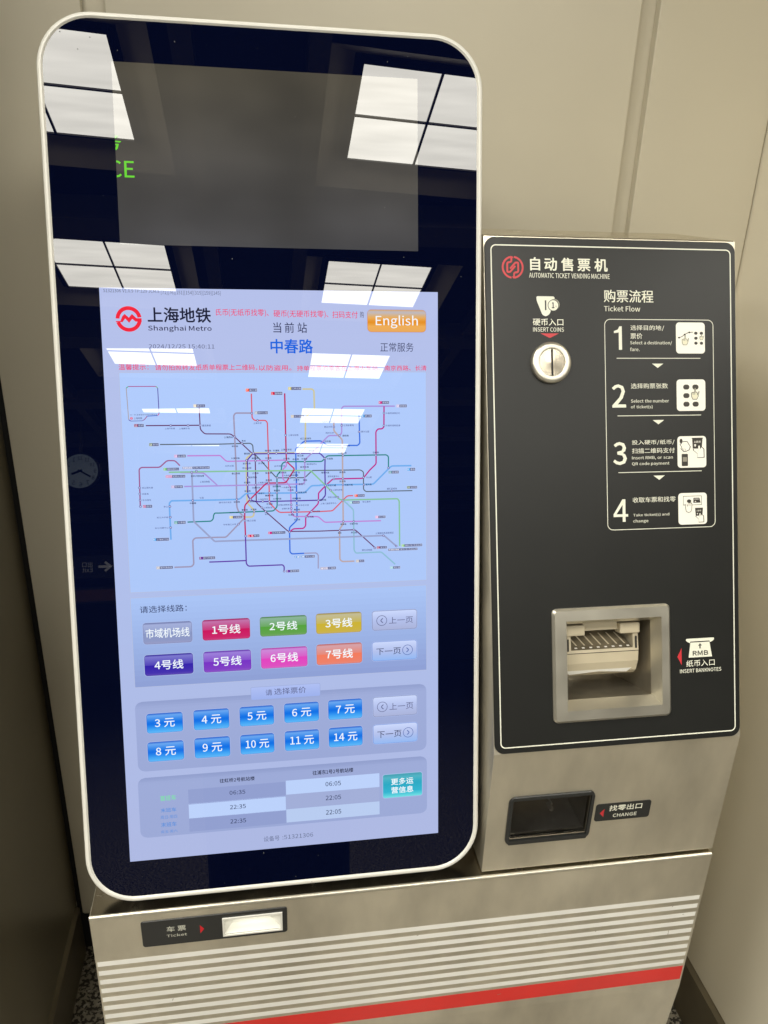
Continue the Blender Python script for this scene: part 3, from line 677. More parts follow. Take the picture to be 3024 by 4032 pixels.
for k, (x0, y0, x1, y1) in enumerate(IC):
    mb = MB(); mb.poly(rr(x0, y0, x1, y1, 4.6, 6), PW, ICW)
    a = PW+.06
    if k == 0:
        mb.ribbon([(x0+3, y1-20), (x0+8, y1-18.8), (x0+12.5, y1-15.5), (x0+18, y1-13), (x0+24, y1-12.6)], .8, a, DK)
        for q in ((4.2, 19.8), (12.3, 15.8), (18.8, 13.0)): mb.disc((x0+q[0], y1-q[1]), 1.5, a+.02, DK, 12, r2=1.1)
        for cx in (28, 35.8):
            for cy in (14, 20.5, 27): mb.poly(rr(x0+cx-2.3, y1-cy-1.9, x0+cx+2.3, y1-cy+1.9, 1.8, 4), a+.02, DK)
        hand(mb, x0+12.8, y1-16, .85, a+.06, grey=(120, 115, 95)); hand(mb, x0+36, y1-14.5, .52, a+.06)
    elif k == 1:
        for cx in (13.6, 26.6):
            for cy in (10, 21.2, 32.4): mb.poly(rr(x0+cx-4.3, y1-cy-3.2, x0+cx+4.3, y1-cy+3.2, 3, 5), a+.02, DK)
        hand(mb, x0+26, y1-10.4, 1.0, a+.06)
    elif k == 2:
        mb.poly([(x0+20.4, y1-2.3), (x0+20.4, y1-3.6), (x0+21, y1-3.6), (x0+21.6, y1-16.5), (x0+34.5, y1-16.5), (x0+35.6, y1-3.6), (x0+36.2, y1-3.6), (x0+36.2, y1-2.3)], a, DK)
        text(mb, '人民币', (x0+23.2, y1-9.0, x0+32.8, y1-6.2), a+.03, ICW, .3)
        mb.poly([(x0+24.3, y1-14), (x0+25.6, y1-14), (x0+25.6, y1-12.2), (x0+27, y1-12.2), (x0+25, y1-10.4), (x0+23, y1-12.2), (x0+24.3, y1-12.2)], a+.03, ICW)
        # hand with note
        H = [(29.4, 12.0), (31.8, 11.6), (32.2, 17.6), (34.4, 14.2), (38, 17), (38.2, 28.6), (27.9, 28.9), (28.3, 23.6), (21.6, 18.4), (22.6, 16.8), (29, 20.8)]
        pts = [(x0+p, y1-q) for p, q in H]; mb.poly(pts, a+.06, DK); mb.poly([(x0+29.9+(p-29.9)*.86, y1-21-(q-21)*.9) for p, q in H], a+.08, ICW)
        # hand with coin
        mb.disc((x0+5.2, y1-6.4), 2.0, a+.05, DK, 14, r2=3.2)
        H = [(7, 6.8), (13.8, 6.4), (18.6, 13.8), (17, 18.2), (12.6, 20.2), (8.6, 20.6), (4.4, 16.4), (5.6, 14.2), (3.0, 10.6), (5.4, 9.4), (10.2, 12.6)]
        pts = [(x0+p, y1-q) for p, q in H]; mb.poly(pts, a+.06, DK); mb.poly([(x0+10.6+(p-10.6)*.86, y1-13.6-(q-13.6)*.88) for p, q in H], a+.08, ICW)
        for q in (0, 1, 2): mb.ribbon([(x0+6.4+q*2.0, y1-18.6-q*.6), (x0+7.2+q*2.0, y1-15.4-q*.5)], .4, a+.1, DK)
        mb.poly(rr(x0+5.8, y1-39.2, x0+14.6, y1-23.2, 1.2, 4), a, DK); mb.poly([(x0+7.3, y1-33.4), (x0+13.1, y1-33.4), (x0+13.1, y1-27.4), (x0+7.3, y1-27.4)], a+.03, lin((150, 145, 130)))
    else:
        b_ = [(x0+6.8, y1-16.2), (x0+33.2, y1-16.2), (x0+33.2, y1-4.0), (x0+6.8, y1-4.0)]; mb.band(b_, inset(b_, .55), a, col=DK)
        mb.poly([(x0+21.2, y1-13.2), (x0+31.6, y1-13.2), (x0+30, y1-6.6), (x0+21.6, y1-6.6)], a+.02, DK)
        mb.poly([(x0+23, y1-12), (x0+24.2, y1-10.6), (x0+25.4, y1-12)], a+.04, ICW); text(mb, '单程票', (x0+22.6, y1-9.2, x0+29, y1-7.4), a+.04, ICW)
        mb.disc((x0+15.2, y1-10.8), 3.1, a+.03, DK, 16, r2=2.3)
        H = [(9.0, 14.4), (10.6, 15.0), (12.4, 18.6), (14.4, 12.6), (16, 12.8), (17.2, 12.4), (18.8, 13.0), (19.6, 14.4), (19.2, 21.6), (17.8, 25.2), (14.4, 26.2), (10.8, 24.8), (9.8, 20)]
        pts = [(x0+p, y1-q) for p, q in H]; mb.poly(pts, a+.06, lin((110, 105, 90))); mb.poly([(x0+14.6+(p-14.6)*.84, y1-19.4-(q-19.4)*.88) for p, q in H], a+.08, ICW)
        for q in (13.8, 15.6, 17.4): mb.ribbon([(x0+q, y1-13.6), (x0+q-.2, y1-17.4)], .4, a+.1, lin((110, 105, 90)))
        mb.poly([(x0+23.6, y1-20), (x0+35, y1-20), (x0+34, y1-30.4), (x0+24.6, y1-30.4)], a, DK); text(mb, '人民币', (x0+25.4, y1-24.8, x0+32.2, y1-22.6), a+.03, ICW)
        mb.poly([(x0+26, y1-27), (x0+27.8, y1-27), (x0+26.9, y1-28.8)], a+.03, ICW)
        H = [(29.6, 26.6), (31.4, 26.4), (31.6, 30.8), (33.4, 28.4), (36.2, 30.8), (36.4, 39.2), (28.6, 39.4), (28.8, 35.2), (24, 31.2), (24.8, 30), (29.2, 32.8)]
        pts = [(x0+p, y1-q) for p, q in H]; mb.poly(pts, a+.06, DK); mb.poly([(x0+30.2+(p-30.2)*.84, y1-33.4-(q-33.4)*.88) for p, q in H], a+.08, ICW)
    make('step_icon', mb, 'print', PAN, fp)

# ---- coin inlet
cc = (84.2, 499.6)
mb = MB(); mb.lathe(cc, [(26.2, 2), (26.4, 6), (25.8, 8.0), (24.4, 9.3), (22.6, 9.8), (17.6, 10.3), (17.1, 10.0), (16.8, 9.2)], n=64)
cs = make('coin_inlet', mb, 'steel_fine', PAN, TM, smooth_=True)
mb = MB(); NN = 64; R_ = 16.8; hs, hh = 1.25, 15.0
circ = [(R_*math.cos(2*math.pi*i/NN), R_*math.sin(2*math.pi*i/NN)) for i in range(NN)]
ww = 9.3
def dish(p): r = math.hypot(*p)/R_; return 8.6+.5*r
rad = [0.0, .25, .5, .75, 1.0]
for sg in (-1, 1):
    for j in range(16):
        a0, a1 = math.radians(-90+180*j/16), math.radians(-90+180*(j+1)/16)
        for r_a, r_b in zip(rad, rad[1:]):
            q = []
            for r_, a_ in ((r_a, a0), (r_b, a0), (r_b, a1), (r_a, a1)):
                x, y = sg*(hs+(R_-hs)*r_*math.cos(a_)), hh*r_*math.sin(a_)*1.12
                q.append((cc[0]+x, cc[1]+y, dish((x, y))))
            mb.face(q if sg > 0 else q[::-1])
make('disc', mb, 'steel_polished', PAN, cs, smooth_=False)
mb = MB(); mb.poly([(cc[0]-1.4, cc[1]-hh-1), (cc[0]+1.4, cc[1]-hh-1), (cc[0]+1.4, cc[1]+hh+1), (cc[0]-1.4, cc[1]+hh+1)], 7.4)
make('slot', mb, 'void', PAN, cs)

# ---- banknote bezel, opening and acceptor
mb = MB(); bo = rr(79.3, 36.3, 241.8, 184.7, 7, 5); bi = [(97.6, 51.8), (228.5, 51.8), (228.5, 168.3), (97.6, 168.3)]
in_ = [(105.5, 61.5), (222.0, 61.5), (222.0, 161.5), (105.5, 161.5)]
mb.band(bo, bo, 1.5, 4.5); bo2 = inset(bo, 3.0); mb.band(bo, bo2, 4.5, 7.5)
frame_fill(mb, bo2, bi, 7.5)
mb.band(bi, in_, 7.5, -11)
bz = make('banknote_bezel', mb, 'steel_fine', PAN, TM)
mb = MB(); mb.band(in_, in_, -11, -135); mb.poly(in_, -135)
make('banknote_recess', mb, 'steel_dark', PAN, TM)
# acceptor: side profile (w, v) extruded across
mb = MB()
u0_, u1_ = 108.5, 213.0
pr = [(-100, 156), (-40, 156), (-33, 154), (-29, 148), (-27, 118), (-29, 104), (-36, 90), (-44, 84.5), (-100, 84.5)]
# throat opening between two cheeks: u 121..205, v 122..146
def strip(a, b, ua, ub): mb.face([(ua, a[1], a[0]), (ua, b[1], b[0]), (ub, b[1], b[0]), (ub, a[1], a[0])])
th0, th1 = 117.5, 205.5
up_ = [(-29, 148), (-27.2, 122.5)]
for a, b in zip(pr, pr[1:]):
    if a == (-29, 148):
        strip(a, b, u0_, th0); strip(a, b, th1, u1_); strip((-27.3, 122.5), b, th0, th1)
    else: strip(a, b, u0_, u1_)
for u in (u0_, u1_): mb.face([(u, v, w_) for w_, v in pr])
ac = make('banknote_acceptor', mb, 'beige_plastic', PAN, TM)
mb = MB()
mb.face([(th0, 148, -75), (th0, 146, -29), (th0, 122.5, -27.3), (th0, 128, -75)]); mb.face([(th1, 148, -75), (th1, 146, -29), (th1, 122.5, -27.3), (th1, 128, -75)])
make('throat_side', mb, 'beige_plastic', PAN, ac)
mb = MB(); mb.face([(th0, 122.5, -27.6), (th1, 122.5, -27.6), (th1-9, 141, -62), (th0+9, 141, -62)]); mb.face([(th0, 141, -62), (th1, 141, -62), (th1, 152, -62), (th0, 152, -62)])
make('throat', mb, 'clear_plastic', PAN, ac)
mb = MB()
for k in range(8):
    u = 124.5+k*(74.0/7); mb.face([(u-1.9, 124.6, -27.9+.6), (u+1.9, 124.6, -27.9+.6), (u+1.9, 125.8, -29.6), (u-1.9, 125.8, -29.6)])
make('light_dash', mb, 'stripe_white', PAN, ac)
for k in range(7):
    mb = MB(); u = 127+k*11.5; mb.face([(u, 127, -35), (u+2.2, 127, -35), (u+2.2-6, 139, -56), (u-6, 139, -56)]); make('rib', mb, 'beige_plastic', PAN, ac)
for ua, ub in ((106.5, 135.5), (185.0, 213.5)):
    mb = MB(); mb.box(ua, ub, 142.5, 157.0, -40, -22.5); make('cheek', mb, 'beige_plastic', PAN, ac, bevel=.0018)
mb = MB(); mb.box(135.6, 184.9, 149, 158.5, -60, -31); make('hood', mb, 'beige_plastic', PAN, ac, bevel=.001)
for u in (111.5, 208.0):
    mb = MB(); mb.poly([(u, 121.5), (u+2.6, 121.5), (u+2.6, 138), (u, 138)], -26.6); make('sensor', mb, 'void', PAN, ac)
mb = MB(); mb.face([(u0_, 117.6, -26.9), (u1_, 117.6, -26.9), (u1_, 118.5, -26.7), (u0_, 118.5, -26.7)]); make('seam', mb, 'void', PAN, ac)
mb = MB(); mb.face([(112, 93.6, -33.6), (206, 93.6, -33.6), (200, 87.5, -37.5), (160, 90.5, -35.6), (118, 87.5, -37.5)]); make('chin_highlight', mb, 'stripe_white', PAN, ac)  # white patch painted as the highlight on the acceptor's chin

# ---- change tray
mb = MB(); co = rr(27.6, 48.8, 148.0, 131.2, 10, 6); hole = [(33.0, 56.5), (143.0, 56.5), (143.0, 125.0), (33.0, 125.0)]
mb.band(co, co, .0, 2.0); c2 = inset(co, 1.0); mb.band(co, c2, 2.0, 3.0); frame_fill(mb, c2, hole, 3.0)
mb.band(hole, hole, 3.0, -.5)
ct = make('change_tray', mb, 'plastic_black', LOW, TM)
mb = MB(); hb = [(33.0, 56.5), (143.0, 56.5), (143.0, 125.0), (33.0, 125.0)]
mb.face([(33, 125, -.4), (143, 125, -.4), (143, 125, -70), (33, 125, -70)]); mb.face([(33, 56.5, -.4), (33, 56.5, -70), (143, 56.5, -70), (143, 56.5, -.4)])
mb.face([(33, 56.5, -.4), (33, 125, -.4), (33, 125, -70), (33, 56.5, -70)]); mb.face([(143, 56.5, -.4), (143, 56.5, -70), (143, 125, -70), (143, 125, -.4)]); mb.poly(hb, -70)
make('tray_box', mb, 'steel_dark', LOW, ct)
mb = MB(); mb.poly(hb, -3.0); make('tray_cover', mb, 'smoked_clear', LOW, ct)
mb = MB(); mb.box(33, 141, 59.5, 60.8, -1.5, 1.5); make('tray_lip', mb, 'steel_polished', LOW, ct)
mb = MB(); mb.box(34, 92, 107, 124, -30, -20); make('coin_guide', mb, 'steel_dark', LOW, ct)
mb = MB(); mb.lathe((94.5, 92), [(3.2, -24), (3.2, -12), (2.2, -10.5), (0, -10.5)], n=14); mb.lathe((94.5, 99), [(1.6, -24), (1.6, -14), (0, -14)], n=12); make('screw', mb, 'stripe_white', LOW, ct)
mb = MB(); cl = rr(152.8, 75.5, 232.8, 105.2, 4, 5); mb.solid(cl, .02, .8); clo = make('change_label', mb, 'plastic_black', LOW, TM)
mb = MB(); text(mb, '找零出口', (172, 91.8, 219.9, 101.8), .9, W1, .6); text(mb, 'CHANGE', (179, 80.7, 213.8, 86.6), .9, W1, .6); make('lettering', mb, 'print', LOW, clo)
mb = MB(); mb.poly([(159.2, 89.6), (165.2, 82.7), (165.2, 96.6)], .9, RED); make('arrow', mb, 'print', LOW, clo)

# ---- tilted screen terminal
FX0, FX1, FY0, FY1, FR = -55.2, 455.0, -55.2, 1007.0, 62.0
mb = MB(); fo = rr(FX0, FY0, FX1, FY1, FR, 14)
gl = inset(fo, 7.0)
seg = [(0, -9, 0), (0, -1.5, 0), (0, 1.2, 1.2), (0, 2.2, 3.2), (0, 2.2, 5.2), (0, .2, 7.0)]
prev = [(p, -9.0) for p in fo]
for _, w_, d in seg[1:]:
    cur = inset(fo, d) if d else fo
    mb.band([q[0] for q in prev], cur, prev[0][1], w_); prev = [(p, w_) for p in cur]
make('screen_frame', mb, 'rim', SCR, TM)
mb = MB(); mb.poly([(185.0, FY0-.1)]*0+[(228.0, FY0+.2), (228.5, FY0+.2), (228.5, FY0+5), (228.0, FY0+5)], 2.3); make('frame_joint', mb, 'steel_dark', SCR, TM)
mb = MB(); mb.poly(inset(fo, 6.9), .25); make('glass', mb, 'glass', SCR, TM)
mb = MB()
for _ in range(26):
    x, y = random.uniform(-40, 440), random.choice([random.uniform(715, 995), random.uniform(958, 1000), random.uniform(-45, -5)]); r_ = random.uniform(.25, .7); mb.disc((x, y), r_, .5, n=5, r2=r_*random.uniform(.5, 1.6))
make('dust_specks', mb, 'dust', SCR, TM)['kind'] = 'stuff'
mb = MB(); fb = inset(fo, .8); mb.band(fb, fb, -34, -9); mb.poly(list(reversed(fb)), -34); make('terminal_body', mb, 'housing', SCR, TM)
mb = MB(); mb.box(20, 380, -40, 900, -150, -34.2); make('rear_housing', mb, 'housing', SCR, TM)
mb = MB(); wbox(mb, -.02, .42, .02, .36, ZB+.001, ZB+.10); make('pedestal', mb, 'housing', I4, TM, unit_mm=False)
SW = .35
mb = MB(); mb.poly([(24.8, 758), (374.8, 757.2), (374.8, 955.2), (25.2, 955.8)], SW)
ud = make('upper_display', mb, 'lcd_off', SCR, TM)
mb = MB(); text(mb, '务', (3.4, 860.7, 31.8, 878.6), SW+.1, lin((110, 215, 60)), .3, clip=25.2); text(mb, 'SERVICE', (-48.7, 831.4, 44.6, 850.0), SW+.1, lin((110, 215, 60)), .3, clip=25.2)
make('lettering', mb, 'screen', SCR, ud)
# touchscreen picture: places in millimetres from its lower left corner
CELLS_ = [((74.3, 69.5, 197.1, 89.8), (128, 142, 200)), ((74.2, 50.6, 196.9, 70.6), (165, 187, 242)), ((74.0, 32.8, 196.8, 51.1), (128, 142, 200)), ((197.6, 71.9, 320.1, 91.0), (165, 187, 242)), ((197.1, 52.1, 320.0, 71.7), (142, 155, 208)), ((197.3, 33.6, 319.9, 51.8), (162, 182, 232))]
LINEB_ = [((29.3, 282.7, 87.0, 308.6), '市域机场线', (120, 135, 190)), ((100.3, 283.5, 157.9, 309.0), '1号线', (180, 20, 90)), ((182.0, 284.7, 228.8, 309.2), '2号线', (75, 145, 60)), ((241.3, 284.2, 298.8, 310.0), '3号线', (180, 160, 50)), ((29.0, 242.2, 86.9, 268.1), '4号线', (45, 30, 165)), ((100.2, 242.3, 158.1, 268.4), '5号线', (105, 45, 190)), ((181.5, 242.9, 228.8, 268.6), '6号线', (200, 60, 185)), ((241.1, 243.3, 298.9, 269.7), '7号线', (215, 110, 90))]
FAREB_ = [((28.0, 168.0, 71.2, 192.8), '3 元'), ((85.2, 168.0, 128.3, 193.5), '4 元'), ((142.2, 168.7, 184.5, 193.7), '5 元'), ((198.3, 169.3, 241.9, 194.4), '6 元'), ((254.7, 169.2, 298.2, 194.9), '7 元'), ((27.6, 130.7, 71.0, 155.7), '8 元'), ((84.9, 130.7, 128.2, 156.7), '9 元'), ((141.9, 131.2, 184.0, 156.6), '10 元'), ((198.2, 131.6, 241.5, 157.4), '11 元'), ((254.7, 131.9, 298.1, 157.6), '14 元')]
PAGEB_ = [((313.3, 284.9, 371.0, 309.6), 0, '上一页'), ((312.8, 244.3, 370.8, 268.9), 1, '下一页'), ((312.9, 168.8, 370.9, 194.8), 0, '上一页'), ((312.9, 131.7, 371.0, 157.3), 1, '下一页')]
STX_ = [
  ((3.6, 703.9, 66.3, 707.4), '51321306 V1.0.9 TP:129 JCM:8', (70, 78, 110), 0),
  ((68.2, 701.7, 136.5, 706.4), '[71][76][151][154][315][159][145]', (70, 78, 110), 0),
  ((51.8, 670.5, 124.4, 686.9), '上海地铁', (25, 28, 55), 1.1),
  ((51.7, 659.2, 124.8, 666.3), 'Shanghai Metro', (40, 40, 75), 0.5),
  ((51.6, 639.1, 127.2, 644.9), '2024/12/25 15:40:11', (80, 85, 120), 0),
  ((16.1, 615.3, 50.2, 621.7), '温馨提示：', (205, 60, 110), 0.3),
  ((57.6, 614.8, 173.7, 621.2), '请勿拍照转发纸质单程票上二维码', (205, 60, 110), 0.3),
  ((174.8, 614.6, 176.8, 616.5), '，', (205, 60, 110), 0.3),
  ((178.7, 614.3, 217.7, 620.4), '以防盗用。', (205, 60, 110), 0.3),
  ((224.4, 614.0, 384.8, 619.9), '持单程票的乘客在上海火车站、南京西路、长清', (205, 60, 110), 0.3),
  ((130.2, 677.7, 192.1, 686.0), '氏币(无纸币找零)、', (205, 60, 110), 0.2),
  ((197.9, 676.7, 263.7, 685.1), '硬币(无硬币找零)、', (205, 60, 110), 0.2),
  ((268.4, 676.9, 299.4, 684.6), '扫码支付', (205, 60, 110), 0.2),
  ((302.2, 677.6, 306.9, 684.5), '购', (60, 60, 90), 0),
  ((197.1, 659.3, 237.5, 670.7), '当 前 站', (45, 50, 90), 0.2),
  ((193.2, 635.0, 244.2, 650.9), '中春路', (25, 90, 215), 0.9),
  ((326.9, 637.1, 368.6, 647.3), '正常服务', (55, 60, 100), 0),
  ((26.4, 322.8, 82.3, 329.7), '请选择线路：', (45, 55, 100), 0.1),
  ((175.2, 207.5, 183.4, 214.8), '请', (75, 80, 125), 0),
  ((186.1, 207.8, 226.4, 215.6), '选择票价', (75, 80, 125), 0),
  ((113.9, 95.9, 158.1, 100.4), '往虹桥2号航站楼', (15, 18, 50), 0.45),
  ((232.3, 96.4, 285.6, 101.3), '往浦东1号2号航站楼', (15, 18, 50), 0.45),
  ((39.6, 78.2, 59.1, 83.9), '首班车', (110, 200, 160), 0.3),
  ((39.5, 62.7, 58.8, 67.2), '末班车', (75, 125, 210), 0.3),
  ((38.9, 53.7, 59.4, 57.3), '周日-周四', (90, 130, 210), 0.1),
  ((39.2, 43.1, 58.4, 48.0), '末班车', (75, 125, 210), 0.3),
  ((38.5, 34.5, 59.0, 37.6), '周五·周六', (90, 130, 210), 0.1),
  ((167.2, 10.7, 187.5, 16.4), '设备号', (85, 95, 135), 0),
  ((191.4, 11.5, 231.4, 16.1), ':51321306', (85, 95, 135), 0),
  ((125.8, 78.8, 145.7, 83.1), '06:35', (30, 40, 80), 0.1),
  ((125.7, 59.2, 145.7, 63.7), '22:35', (30, 40, 80), 0.1),
  ((125.5, 39.8, 145.5, 44.3), '22:35', (30, 40, 80), 0.1),
  ((248.8, 79.6, 269.1, 84.5), '06:05', (30, 40, 80), 0.1),
  ((248.8, 60.4, 268.9, 65.3), '22:05', (30, 40, 80), 0.1),
  ((248.7, 40.4, 268.9, 45.4), '22:05', (30, 40, 80), 0.1)]
TERMS_ = [
  ((30.5, 548.3, 41.5, 551.8), 34.7, '11', (130, 45, 110), '花桥'),
  ((46.7, 525.4, 57.6, 528.9), 50.3, '14', (110, 130, 110), '封浜'),
  ((75.2, 511.3, 88.6, 514.6), 78.8, '13', (190, 150, 215), '金运路'),
  ((62.0, 495.8, 80.1, 499.1), 65.6, '2', (110, 180, 120), '国家会展中心'),
  ((84.0, 497.0, 116.2, 500.0), 96.2, '市域机场线', (125, 140, 200), '虹桥2号航站楼'),
  ((100.2, 570.9, 113.6, 574.3), 103.4, '11', (215, 205, 190), '嘉定北'),
  ((162.3, 589.1, 175.7, 592.7), 166.1, '7', (225, 90, 70), '美兰湖'),
  ((192.4, 585.0, 205.9, 588.6), 196.4, '1', (200, 25, 65), '富锦路'),
  ((213.2, 590.8, 228.9, 594.3), 216.9, '3', (190, 185, 120), '江杨北路'),
  ((171.9, 561.9, 187.8, 565.4), 175.6, '15', (150, 160, 190), '顾村公园'),
  ((215.6, 557.3, 231.4, 560.5), 219.2, '18', (180, 175, 175), '长江南路'),
  ((324.2, 573.1, 337.2, 576.4), 328.2, '6', (190, 30, 130), '港城路'),
  ((346.4, 568.7, 359.6, 572.1), 350.3, '10', (180, 170, 225), '基隆路'),
  ((302.5, 556.7, 315.3, 560.1), 306.3, '8', (80, 150, 225), '嫩江路'),
  ((335.9, 486.3, 348.8, 489.7), 339.7, '12', (60, 140, 170), '金海路'),
  ((359.4, 489.2, 369.8, 492.8), 363.3, '9', (90, 160, 235), '曹路'),
  ((64.2, 487.0, 87.1, 490.2), 71.7, '10 17', (185, 120, 185), '虹桥火车站'),
  ((70.2, 474.4, 83.7, 477.6), 74.0, '10', (165, 150, 215), '航中路'),
  ((36.0, 451.5, 46.8, 454.9), 39.5, '17', (170, 95, 160), '西岑'),
  ((71.8, 430.6, 85.2, 434.1), 75.6, '12', (60, 150, 160), '七莘路'),
  ((45.7, 410.6, 64.7, 414.1), 49.6, '9', (95, 160, 235), '上海松江站'),
  ((48.4, 375.8, 67.8, 379.1), 52.6, '15', (165, 165, 185), '紫竹高新区'),
  ((99.7, 385.7, 118.8, 389.1), 103.9, '5', (100, 40, 150), '闵行开发区'),
  ((137.9, 435.3, 153.2, 438.4), 141.9, '3', (200, 190, 130), '上海南站'),
  ((159.0, 411.4, 173.3, 414.6), 166.2, '1 5', (190, 30, 85), '莘庄'),
  ((184.3, 414.4, 205.3, 417.5), 188.6, '6', (190, 30, 130), '东方体育中心'),
  ((215.5, 382.9, 241.1, 386.0), 228.6, '8 浦江线', (100, 150, 225), '沈杜公路'),
  ((205.3, 365.2, 221.3, 368.4), 209.5, '5', (95, 45, 160), '奉贤新城'),
  ((359.3, 466.7, 372.3, 469.8), 363.2, '14', (90, 120, 95), '桂桥路'),
  ((292.4, 457.9, 305.2, 461.1), 296.1, '7', (225, 95, 75), '花木路'),
  ((285.8, 449.5, 298.7, 452.6), 289.4, '16', (120, 190, 215), '龙阳路'),
  ((318.6, 430.2, 331.4, 433.2), 322.3, '13', (205, 155, 215), '张江路'),
  ((319.9, 391.1, 332.9, 394.1), 323.9, '11', (150, 35, 95), '迪士尼'),
  ((351.9, 392.4, 378.6, 395.5), 355.5, '2', (135, 190, 130), '浦东1号2号航站楼'),
  ((334.6, 387.7, 372.4, 390.5), 349.2, '市域机场线', (90, 100, 150), '浦东1号2号航站楼'),
  ((293.2, 374.6, 303.6, 377.8), 296.9, '18', (175, 170, 175), '航头'),
  ((336.8, 364.5, 349.8, 367.4), 340.6, '16', (130, 190, 215), '滴水湖'),
  ((247.8, 366.9, 267.5, 370.2), 257.4, '浦江线', (150, 150, 195), '汇臻路')]
